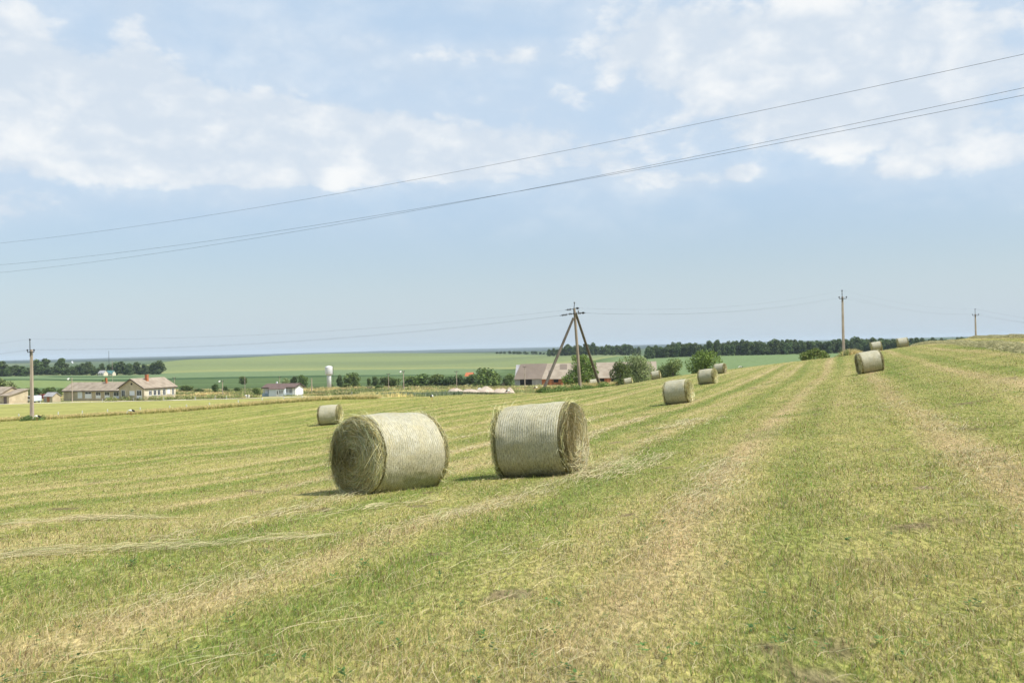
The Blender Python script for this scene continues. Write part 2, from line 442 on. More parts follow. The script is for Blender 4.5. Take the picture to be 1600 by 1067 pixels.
def link(name, me, parent=None):
    o = bpy.data.objects.new(name, me); COL.objects.link(o)
    if parent: o.parent = parent
    return o


def copy_tree(o, parent=None):
    c = o.copy(); COL.objects.link(c)
    if parent: c.parent = parent
    for ch in list(o.children): copy_tree(ch, c)
    return c


def np_mesh(name, V, polys, mat, tint=None, smooth=False):
    """polys: list of (n, k) index arrays"""
    me = bpy.data.meshes.new(name)
    V = np.asarray(V, np.float32)
    me.vertices.add(len(V)); me.vertices.foreach_set('co', V.ravel())
    loops = np.concatenate([p.ravel() for p in polys]).astype(np.int32)
    tot = np.concatenate([np.full(len(p), p.shape[1]) for p in polys]).astype(np.int32)
    st = np.concatenate([[0], np.cumsum(tot)[:-1]]).astype(np.int32)
    me.loops.add(len(loops)); me.loops.foreach_set('vertex_index', loops)
    me.polygons.add(len(tot)); me.polygons.foreach_set('loop_start', st); me.polygons.foreach_set('loop_total', tot)
    if smooth: me.polygons.foreach_set('use_smooth', np.ones(len(tot), bool))
    if tint is not None:
        at_ = me.attributes.new('tint', 'FLOAT_COLOR', 'POINT')
        c = np.ones((len(V), 4), np.float32); c[:, :3] = tint
        at_.data.foreach_set('color', c.ravel())
    me.update(calc_edges=True); me.validate()
    for q in (mat if isinstance(mat, (list, tuple)) else [mat]): me.materials.append(q)
    return me


def ribbons(P, width, side, tint):
    """P (n,k,3) centre lines, width (n,), side (n,3) or (n,k,3): flat straws; returns V, quads, tint"""
    n, k, _ = P.shape
    if side.ndim == 2: side = side[:, None, :].repeat(k, 1)
    tap = np.linspace(1, 0.45, k)[None, :, None]
    o = side * (width[:, None, None] * 0.5) * tap
    V = np.stack([P - o, P + o], 2).reshape(-1, 3)
    b = (np.arange(n) * 2 * k)[:, None]; j = np.arange(k - 1)[None, :] * 2
    q = np.stack([b + j, b + j + 1, b + j + 3, b + j + 2], -1).reshape(-1, 4)
    return V, q, np.repeat(tint, 2 * k, 0)


class MB:
    """collects boxes, prisms and tubes in one mesh"""
    def __init__(self): self.bm = bmesh.new()
    def face(self, pts):
        vs = [self.bm.verts.new(p) for p in pts]
        return self.bm.faces.new(vs)
    def box(self, lo, hi, M=None):
        (a, b, c), (d, e, f) = lo, hi
        p = [(a, b, c), (d, b, c), (d, e, c), (a, e, c), (a, b, f), (d, b, f), (d, e, f), (a, e, f)]
        if M is not None: p = [M @ Vector(q) for q in p]
        v = [self.bm.verts.new(q) for q in p]
        for i in ((0, 3, 2, 1), (4, 5, 6, 7), (0, 1, 5, 4), (1, 2, 6, 5), (2, 3, 7, 6), (3, 0, 4, 7)):
            self.bm.faces.new([v[k] for k in i])
        return self
    def prism(self, poly, d, ext):
        """poly: list of 3d points, extruded by vector ext"""
        e = Vector(ext)
        a = [self.bm.verts.new(p) for p in poly]; b = [self.bm.verts.new(Vector(p) + e) for p in poly]
        n = len(poly)
        self.bm.faces.new(a[::-1]); self.bm.faces.new(b)
        for i in range(n): self.bm.faces.new((a[i], a[(i + 1) % n], b[(i + 1) % n], b[i]))
        return self
    def tube(self, pts, rad, seg=8, cap=True, squash=None):
        pts = [Vector(p) for p in pts]
        rings = []
        for i, p in enumerate(pts):
            d = (pts[min(i + 1, len(pts) - 1)] - pts[max(i - 1, 0)]).normalized()
            ref = Vector((0, 0, 1)) if abs(d.z) < 0.9 else Vector((1, 0, 0))
            s = d.cross(ref).normalized(); t = s.cross(d)
            r = rad[i] if isinstance(rad, (list, tuple)) else rad
            sq = squash[i] if squash else 1.0
            rings.append([self.bm.verts.new(p + s * (r * math.cos(2 * PI * k / seg) * sq) + t * (r * math.sin(2 * PI * k / seg))) for k in range(seg)])
        for a, b in zip(rings, rings[1:]):
            for k in range(seg): self.bm.faces.new((a[k], a[(k + 1) % seg], b[(k + 1) % seg], b[k]))
        if cap:
            self.bm.faces.new(rings[0][::-1]); self.bm.faces.new(rings[-1])
        return self
    def lathe(self, prof, seg=24):
        rings = [[self.bm.verts.new((r * math.cos(2 * PI * k / seg), r * math.sin(2 * PI * k / seg), z)) for k in range(seg)] for r, z in prof]
        for a, b in zip(rings, rings[1:]):
            for k in range(seg): self.bm.faces.new((a[k], a[(k + 1) % seg], b[(k + 1) % seg], b[k]))
        self.bm.faces.new(rings[0][::-1]); self.bm.faces.new(rings[-1])
        return self
    def build(self, name, mat, parent=None, smooth=False):
        me = bpy.data.meshes.new(name)
        bmesh.ops.recalc_face_normals(self.bm, faces=self.bm.faces)
        if smooth:
            for f in self.bm.faces: f.smooth = True
        self.bm.to_mesh(me); self.bm.free()
        me.materials.append(mat)
        return link(name, me, parent)


# ------------------------------------------------------------------ the lie of the fields
ROWA = R(18.5)                     # direction of the mowing rows, from +Y towards +X
P_LEFT = at(50, 128, 650); P_MID = at(907, 115, 605); P_RIGHT = at(1316, 170, 552); P_FAR = at(1524, 245, 540)


def row_coords(X, Y):
    s = X * math.cos(ROWA) - Y * math.sin(ROWA)
    t = X * math.sin(ROWA) + Y * math.cos(ROWA)
    s = s + (fbm(t * 0.04, s * 0.02, 3, 2) - 0.5) * 0.7
    return s, t


def lerp(a, b, f): return a + (b - a) * f


def field_tint(X, Y):
    """albedo of the mown hay field: swaths of green regrowth and dry stubble"""
    s, t = row_coords(X, Y)
    q = s + 1.6
    ph = q / 3.05
    k = np.round(ph); off = (ph - k) * 3.05
    amp = 0.45 + 0.75 * vnoise(k * 7.7, t * 0.035, 11)
    dry = 0.46 + 0.30 * (vnoise(s * 0.95 + 3.3, t * 0.014, 2) - 0.5) * 2 + 0.20 * (fbm(s * 2.9, t * 0.05, 21, 3) - 0.5) * 2
    dry = dry + 0.20 * (fbm(X * 0.30, Y * 0.30, 8, 4) - 0.5) * 2
    lfa = np.clip((-X - 2 + (Y - 20) * 0.12) / 25, 0, 1)
    amp = amp * (1 - 0.5 * lfa)
    dry = dry + 0.46 * amp * np.exp(-(off / 0.36) ** 2) - 0.34 * amp * np.exp(-((off - 0.95) / 0.42) ** 2)
    dry = np.clip(dry, 0, 1)[..., None]
    green = np.array([0.195, 0.232, 0.062]); mid = np.array([0.312, 0.297, 0.102]); tan = np.array([0.455, 0.372, 0.195])
    c = np.where(dry < 0.5, lerp(green, mid, dry * 2), lerp(mid, tan, dry * 2 - 1))
    # worn wheel tracks: brownish
    tr = np.exp(-((s - 1.45) / 0.34) ** 2) + 0.75 * np.exp(-((s + 1.75) / 0.26) ** 2) + 0.5 * np.exp(-((s - 4.4) / 0.3) ** 2) + 0.45 * np.exp(-((s - 7.4) / 0.5) ** 2)
    tr = (tr * (0.25 + 0.8 * vnoise(t * 0.09, s * 0.3, 40)))[..., None]
    c = lerp(c, np.array([0.35, 0.245, 0.135]), np.clip(tr * 0.62, 0, 0.7))
    # small scuffs of bare soil
    b_ = np.clip((fbm(X * 1.5, Y * 1.0, 57, 3) - 0.765) * 14, 0, 1)[..., None]
    c = lerp(c, np.array([0.17, 0.125, 0.085]), b_ * 0.8)
    # lush green patches
    g = np.clip((fbm(X * 0.5, Y * 0.32, 55, 3) - 0.62) * 5, 0, 1)[..., None]
    c = lerp(c, np.array([0.125, 0.175, 0.040]), g * 0.45)
    # the left, lower side is a brighter yellow green
    lf = np.clip((-X - 4 + (Y - 20) * 0.12) / 25, 0, 1)[..., None]
    c = lerp(c, c * np.array([1.0, 1.04, 0.86]), lf)
    return c


def strip_y(X):
    """the uncut strip along the pole line"""
    f = (X - P_LEFT.x) / (P_MID.x - P_LEFT.x)
    return lerp(P_LEFT.y, P_MID.y, f)


def land_tint(X, Y):
    """albedo of the land beyond the hay field, by parcel"""
    px = 800 + FPX * X / np.maximum(Y, 1)
    def sm(v, a, b): t = np.clip((v - a) / (b - a), 0, 1); return t * t * (3 - 2 * t)
    wob = (fbm(X * 0.02, Y * 0.02, 71, 3) - 0.5)
    Yw = Y * (1 + wob * 0.03)
    C = lambda *c: np.array(c)
    sh = X.shape + (3,)
    meadow = np.broadcast_to(C(0.275, 0.270, 0.085), sh)
    stripes = (fbm(X * 0.03, Y * 0.35, 72, 3) - 0.5)[..., None]
    c = meadow * (1 + stripes * 0.5)
    # rough weeds right of the meadow and around the houses
    weeds = lerp(C(0.22, 0.23, 0.09), C(0.42, 0.36, 0.17), sm(fbm(X * 0.12, Y * 0.06, 73, 4), 0.35, 0.65)[..., None])
    f = np.maximum(sm(px, 560, 600), sm(Yw, 284, 288))[..., None]
    c = lerp(c, weeds, f)
    # dark green crop in the valley bottom
    crop = C(0.074, 0.112, 0.042) * (1 + ((fbm(X * 0.008, Y * 0.08, 74, 3) - 0.5) * 0.9)[..., None])
    c = lerp(c, crop, sm(Yw, 385, 400)[..., None])
    pale_left = np.broadcast_to(C(0.16, 0.205, 0.075), sh)
    c = lerp(c, pale_left, (sm(Yw, 455, 470) * (1 - sm(px, 170, 215)))[..., None])
    dark_line = np.broadcast_to(C(0.045, 0.082, 0.032), sh)
    c = lerp(c, dark_line, (sm(Yw, 596, 604) * (1 - sm(px, 690, 740)))[..., None])
    blue_green = np.broadcast_to(C(0.13, 0.18, 0.085), sh)
    y1 = np.interp(px, [0, 300, 520, 700, 900], [640, 640, 650, 600, 620])
    c = lerp(c, blue_green, (sm(Yw / y1, 1.0, 1.012) * (1 - sm(px, 760, 800)))[..., None])
    # dark wedge at the left
    dw = sm(Yw, 690, 700) * (1 - sm(Yw, 725, 735)) * sm(px, 60, 90) * (1 - sm(px, 200, 230))
    c = lerp(c, dark_line * 1.1, dw[..., None])
    # the pale wheat hill
    y2 = np.interp(px, [0, 200, 300, 520, 700, 800, 930, 1000], [740, 780, 790, 815, 760, 690, 800, 1050])
    wheat = lerp(C(0.172, 0.206, 0.088), C(0.140, 0.172, 0.080), sm(fbm(X * 0.002, Y * 0.006, 75, 4), 0.35, 0.65)[..., None])
    ew = sm(Yw / y2, 1.0, 1.02)
    c = lerp(c, wheat, ew[..., None])
    strip = ew * (1 - sm(Yw / y2, 1.05, 1.11))
    c = lerp(c, np.broadcast_to(C(0.225, 0.240, 0.098), sh), (strip * 0.8)[..., None])
    # right hand green field under the shelter belt
    gr = sm(px - (930 + (Yw - 640) * 0.13), -25, 25) * sm(Yw, 380, 420)
    c = lerp(c, np.broadcast_to(C(0.135, 0.190, 0.080), sh) * (1 + stripes * 0.15), gr[..., None])
    # plains beyond the ridge
    y3 = np.interp(px, [-300, 0, 120, 240, 300, 360, 500, 780, 900, 980, 1300], [900, 960, 1020, 1130, 1230, 1450, 1650, 1560, 1130, 1000, 860])
    pl = lerp(C(0.070, 0.105, 0.050), C(0.125, 0.150, 0.072), sm(fbm(X * 0.0012, Y * 0.0016, 76, 4), 0.4, 0.6)[..., None])
    wood = np.broadcast_to(C(0.030, 0.050, 0.038), sh)
    pl = lerp(pl, wood, (sm(fbm(X * 0.0006, Y * 0.0003, 77, 4), 0.28, 0.42) * sm(Y, 2300, 3500))[..., None])
    c = lerp(c, pl, sm(Yw / y3, 1.0, 1.015)[..., None])
    return c


def in_field(X, Y):
    """1 inside the mown hay field, 0 beyond its edge"""
    px = 800 + FPX * X / np.maximum(Y, 0.1)
    edge = np.where(X < P_MID.x, strip_y(X) - 3.0, np.interp(px, [907, 940, 1000, 1316, 1524, 2200], [112, 128, 190, 200, 300, 400]))
    # between the strip and the sand heaps the field reaches a little further
    edge = edge + np.where((px > 585) & (px < 905), np.interp(px, [585, 640, 700, 800, 842, 860, 905], [0, 14, 40, 45, 38, 0, 0]), 0)
    return np.where(Y > 0.5, (Y < edge), True)


def build_ground():
    fine = np.linspace(R(-33), R(33), 900)
    coarse = np.linspace(R(33), R(360 - 33), 120)[1:-1]
    azs = np.concatenate([fine, coarse])
    rr = np.concatenate([[0.02, 0.8, 1.6, 2.3], np.exp(np.linspace(math.log(3.0), math.log(14000), 700))])
    A, Q = np.meshgrid(azs, rr)                          # rings x columns
    X = (np.sin(A) * Q).ravel(); Y = (np.cos(A) * Q).ravel()
    Z = np.concatenate([gz(X[i:i + 60000], Y[i:i + 60000]) for i in range(0, len(X), 60000)])
    ft = field_tint(X, Y); lt = land_tint(X, np.maximum(Y, 1)); inf = in_field(X, Y)
    nc = len(azs); nr = len(rr)
    i, j = np.meshgrid(np.arange(nr - 1), np.arange(nc), indexing='ij')
    j2 = (j + 1) % nc
    q = np.stack([i * nc + j, i * nc + j2, (i + 1) * nc + j2, (i + 1) * nc + j], -1).reshape(-1, 4)
    q = q[:, ::-1]
    V = np.stack([X, Y, Z], 1)
    fi = inf[q].sum(1) >= 3
    tint = np.where(inf[:, None], ft, lt)
    for nm, sel, mt in (('hay_field', fi, MAT['field']), ('farmland', ~fi, MAT['land'])):
        qq = q[sel]; u, inv = np.unique(qq, return_inverse=True)
        me = np_mesh(nm, V[u], [inv.reshape(qq.shape)], mt, tint[u], True)
        tag(link(nm, me), kind='structure')


build_ground()


def build_road():
    xs = np.linspace(-160, -30, 120)
    def yc(x): return 281 + np.sin(x * 0.03) * 1.2
    V = []; 
    for x in xs:
        for d in (-1.9, -0.6, 0.6, 1.9):
            V.append((x, yc(x) + d + 0.3 * math.sin(x * 0.4 + d), 0))
    V = np.array(V); V[:, 2] = gz(V[:, 0], V[:, 1]) + 0.05
    n = len(xs); i, j = np.meshgrid(np.arange(n - 1), np.arange(3), indexing='ij')
    q = np.stack([i * 4 + j, (i + 1) * 4 + j, (i + 1) * 4 + j + 1, i * 4 + j + 1], -1).reshape(-1, 4)
    tag(link('dirt_road', np_mesh('dirt_road', V, [q], MAT['road'], None, True)), kind='structure')


build_road()


# ------------------------------------------------------------------ stubble and loose hay
BALE_SPOTS = []                                     # (x, y, radius) kept free of blades


def grass_blades():
    Vs, Qs, Ts, Cs = [], [], [], []
    base = 0
    Qn, Tn = [], []
    for y0, y1, near in ((4.2, 13.0, True), (13.0, 165.0, False)):
        n = int(285000 * math.log(y1 / y0))
        Y = np.exp(RNG.uniform(math.log(y0), math.log(y1), n)); X = RNG.uniform(-1, 1, n) * (0.56 * Y + 1.0)
        k = in_field(X, Y) & (RNG.random(n) < np.clip((175 - Y) / 90, 0, 1))
        X, Y = X[k], Y[k]
        # clumping: fewer blades where the turf is thin
        cl = fbm(X * 2.2, Y * 2.2, 91, 3)
        k = RNG.random(len(X)) < (0.35 + 1.3 * np.clip(cl - 0.28, 0, 1)) * (1 - 0.8 * np.clip((fbm(X * 1.5, Y * 1.0, 57, 3) - 0.75) * 12, 0, 1))
        X, Y = X[k], Y[k]; n = len(X)
        Z = gz(X, Y)
        c = field_tint(X, Y)
        s, t = row_coords(X, Y)
        dryness = np.clip((c[:, 0] - 0.18) / 0.22, 0, 1)
        hl = 0.55 + 0.9 * fbm(X * 1.1, Y * 1.1, 92, 3)
        h = (0.022 + 0.042 * RNG.random(n) ** 1.4) * hl
        h *= np.where(RNG.random(n) < 0.03, 1.9, 1.0)
        kind = RNG.random(n)
        pd = 0.34 + 0.48 * dryness
        isdry = kind < pd
        green = np.stack([RNG.uniform(0.18, 0.38, n), RNG.uniform(0.27, 0.42, n), RNG.uniform(0.045, 0.10, n)], 1)
        straw = np.array([0.63, 0.51, 0.29])[None] * RNG.uniform(0.50, 1.35, (n, 1)) * np.array([1, 1, 1]) ** 1
        straw[:, 2] *= RNG.uniform(0.7, 1.25, n)
        col = np.where(isdry[:, None], straw, green)
        col = lerp(col, c, 0.36)
        brown = RNG.random(n) < 0.11
        col[brown] = np.array([0.20, 0.13, 0.07]) * RNG.uniform(0.6, 1.3, (brown.sum(), 1))
        w = np.maximum(0.0036, Y * 0.00055) * RNG.uniform(0.7, 1.5, n)
        ang = RNG.uniform(0, 2 * PI, n)
        lean = RNG.uniform(0.15, 0.9, n) + np.where(isdry, RNG.uniform(0, 1.6, n), 0)
        dvec = np.stack([np.cos(ang), np.sin(ang)], 1)
        # combed a little along the rows
        dvec = dvec * 0.8 + np.array([math.sin(ROWA), math.cos(ROWA)]) * 0.35
        wa = RNG.uniform(0, PI, n); side = np.stack([np.cos(wa), np.sin(wa), 0 * wa], 1)
        B = np.stack([X, Y, Z - 0.006], 1)
        cl_ = 1 / np.sqrt(1 + (lean * 0.7) ** 2)
        tip = B.copy(); tip[:, :2] += dvec * (h * lean)[:, None]; tip[:, 2] += h * cl_
        if near:
            mid = B.copy(); mid[:, :2] += dvec * (h * lean * 0.32)[:, None]; mid[:, 2] += h * cl_ * 0.62
            o = side * (w * 0.5)[:, None]
            V = np.stack([B - o, B + o, mid + o * 0.85, mid - o * 0.85, tip], 1).reshape(-1, 3)
            b = base + np.arange(n)[:, None] * 5
            Qn.append(np.concatenate([b, b + 1, b + 2, b + 3], 1)); Tn.append(np.concatenate([b + 3, b + 2, b + 4], 1))
            tt = np.repeat(col, 5, 0); base += 5 * n
        else:
            o = side * (w * 0.6)[:, None]
            V = np.stack([B - o, B + o, tip], 1).reshape(-1, 3)
            b = base + np.arange(n)[:, None] * 3
            Tn.append(np.concatenate([b, b + 1, b + 2], 1)); tt = np.repeat(col, 3, 0); base += 3 * n
        Vs.append(V); Cs.append(tt)
    me = np_mesh('stubble_grass', np.concatenate(Vs), [np.concatenate(Qn), np.concatenate(Tn)], MAT['blade'], np.concatenate(Cs))
    tag(link('stubble_grass', me), 'short mown grass stubble, green mixed with straw', 'grass', kind='stuff')


def straw_strands(P0, length, heading, lift, width, tint, k=4, curl=0.5):
    """straws lying on the ground: P0 (n,2) mid points"""
    n = len(P0)
    u = np.linspace(-0.5, 0.5, k)[None, :]
    cv = RNG.uniform(-curl, curl, n)[:, None]
    hd = heading[:, None] + cv * u * 2
    dx = np.cos(hd); dy = np.sin(hd)
    X = P0[:, :1] + u * length[:, None] * dx; Y = P0[:, 1:2] + u * length[:, None] * dy
    Z = gz(X.ravel(), Y.ravel()).reshape(X.shape) + lift[:, None] * (1 - (2 * u) ** 2 * RNG.uniform(0.2, 1.0, n)[:, None]) + 0.004
    P = np.stack([X, Y, Z], -1)
    roll = RNG.uniform(-0.9, 0.9, n)
    side = np.stack([-np.sin(heading) * np.cos(roll), np.cos(heading) * np.cos(roll), np.sin(roll)], 1)
    return ribbons(P, width, side, tint)


def loose_hay():
    parts = []
    rowh = PI / 2 - ROWA
    def add(X, Y, lo, hi, hjit, lift, wmul=1.0, pale=1.0, head=None):
        n = len(X)
        col = np.array([0.53, 0.455, 0.265])[None] * RNG.uniform(0.6, 1.2, (n, 1)) * pale
        gsel = RNG.random(n) < 0.25
        col[gsel] = np.array([0.40, 0.42, 0.20]) * RNG.uniform(0.7, 1.2, (gsel.sum(), 1))
        L = RNG.uniform(lo, hi, n)
        hd = (rowh if head is None else head) + RNG.normal(0, hjit, n)
        w = np.maximum(0.0032, Y * 0.00042) * RNG.uniform(0.7, 1.3, n) * wmul
        parts.append(straw_strands(np.stack([X, Y], 1), L, hd, RNG.uniform(0.015, lift, n), w, col))
    # thin scatter everywhere
    n = 8000
    Y = np.exp(RNG.uniform(math.log(4.3), math.log(45), n)); X = RNG.uniform(-0.55, 0.55, n) * Y
    k = RNG.random(n) < 0.25 + 0.9 * np.clip((field_tint(X, Y)[:, 0] - 0.19) / 0.17, 0, 1)
    add(X[k], Y[k], 0.05, 0.20, 0.9, 0.04, 0.85)
    # ridges of raked leavings along the rows
    for sk, t0, t1, n, jw in ((-1.75, 3.5, 18, 1800, 0.26), (-4.55, 5, 22, 3600, 0.20), (-4.3, 16, 34, 900, 0.3), (1.4, 7, 30, 1500, 0.25),
                              (-7.6, 9, 40, 2600, 0.2), (-10.6, 14, 48, 1500, 0.22), (4.5, 12, 30, 900, 0.3), (-13.6, 20, 50, 900, 0.25)):
        t = RNG.uniform(t0, t1, n); s = sk + RNG.normal(0, jw, n) + 0.25 * np.sin(t * 0.35 + sk)
        X = s * math.cos(ROWA) + t * math.sin(ROWA); Y = -s * math.sin(ROWA) + t * math.cos(ROWA)
        k = (RNG.random(n) < np.clip((vnoise(t * 0.45, t * 0 + sk, 61) - 0.25) * 2.2, 0.06, 1)) & (Y > 4)
        add(X[k], Y[k], 0.08, 0.42, 0.42, 0.07)
    # long wisps lying nearly across the view on the left, and others
    def wisp(p0, p1, n, jw, lo, hi, bend=0.0):
        a = Vector(p0); b = Vector(p1)
        u = RNG.random(n) ** 0.8
        d = (b - a); nrm = Vector((-d.y, d.x)).normalized()
        j = RNG.normal(0, jw, n) + bend * np.sin(u * PI)
        X = a.x + d.x * u + nrm.x * j; Y = a.y + d.y * u + nrm.y * j
        keep_ = RNG.random(n) < np.clip(1.4 * fbm(u * 9, j * 6, 66, 2) - 0.1, 0.1, 1)
        add(X[keep_], Y[keep_], lo * 0.8, hi * 0.8, 0.24, 0.08, 1.0, 1.08, math.atan2(d.y, d.x))
    wisp((-5.5, 9.5), (-2.0, 10.8), 420, 0.10, 0.2, 0.8, 0.12)
    wisp((-6.0, 9.5), (-3.4, 10.5), 480, 0.22, 0.2, 0.7)
    wisp((-7.4, 13.4), (-5.0, 14.4), 260, 0.10, 0.3, 0.8)
    wisp((-3.0, 12.6), (-1.2, 14.8), 160, 0.14, 0.3, 0.6)
    wisp((2.0, 17.5), (3.0, 19.8), 260, 0.22, 0.2, 0.6)
    wisp((1.3, 15.8), (2.3, 18.0), 220, 0.22, 0.2, 0.6)
    wisp((4.6, 30.0), (6.2, 34.5), 420, 0.3, 0.3, 0.8)
    wisp((-1.0, 7.2), (0.6, 9.6), 120, 0.5, 0.3, 0.7)
    wisp((-2.7, 4.6), (-0.7, 6.4), 140, 0.5, 0.25, 0.6)
    V, Q, C = [], [], []; b = 0
    for v, q, c in parts:
        V.append(v); Q.append(q + b); C.append(c); b += len(v)
    me = np_mesh('loose_hay', np.concatenate(V), [np.concatenate(Q)], MAT['straw'], np.concatenate(C))
    tag(link('loose_hay', me), 'loose dry straw left lying in wisps along the mown rows', 'hay', kind='stuff')


grass_blades()
loose_hay()


def broad_weeds():
    """dark broad-leaved weeds and clover in the turf"""
    V, Q, C = [], [], []; b = 0
    for i in range(260):
        Y = math.exp(random.uniform(math.log(4.6), math.log(20))); X = random.uniform(-0.54, 0.54) * Y
        z = g1(X, Y); n = random.randint(4, 9); sz = random.uniform(0.008, 0.020)
        big = random.random() < 0.04
        if big: n += 12; sz *= 1.25
        a = RNG.uniform(0, 2 * PI, n); d = RNG.uniform(0.005, 0.035 if not big else 0.07, n)
        cx = X + np.cos(a) * d; cy = Y + np.sin(a) * d; cz = z + RNG.uniform(0.015, 0.06, n)
        ca, sa = np.cos(a), np.sin(a); ti = RNG.uniform(-0.2, 0.5, n) * sz
        o = np.stack([ca * sz, sa * sz, ti], 1); s = np.stack([-sa, ca, 0 * a], 1) * sz * 0.55
        P = np.stack([cx, cy, cz], 1)
        V.append(np.stack([P - o, P + s, P + o, P - s], 1).reshape(-1, 3))
        Q.append(b + np.arange(4 * n).reshape(n, 4)); b += 4 * n
        col = np.array([0.075, 0.135, 0.035]) * random.uniform(0.7, 1.6)
        C.append(np.repeat(col[None] * RNG.uniform(0.8, 1.2, (n, 1)), 4, 0))
    me = np_mesh('broadleaf_weeds', np.concatenate(V), [np.concatenate(Q)], MAT['leaf'], np.concatenate(C))
    tag(link('broadleaf_weeds', me), 'small dark green broad leaved weeds dotted through the stubble', 'weeds', kind='stuff')


broad_weeds()


# ------------------------------------------------------------------ hay bales
HAYC = np.array([[0.56, 0.50, 0.26], [0.46, 0.37, 0.15], [0.36, 0.38, 0.19], [0.64, 0.60, 0.40]])


def hay_cols(n, dark=1.0):
    c = HAYC[RNG.integers(0, len(HAYC), n)] * RNG.uniform(0.50, 1.45, (n, 1)) * dark
    return c


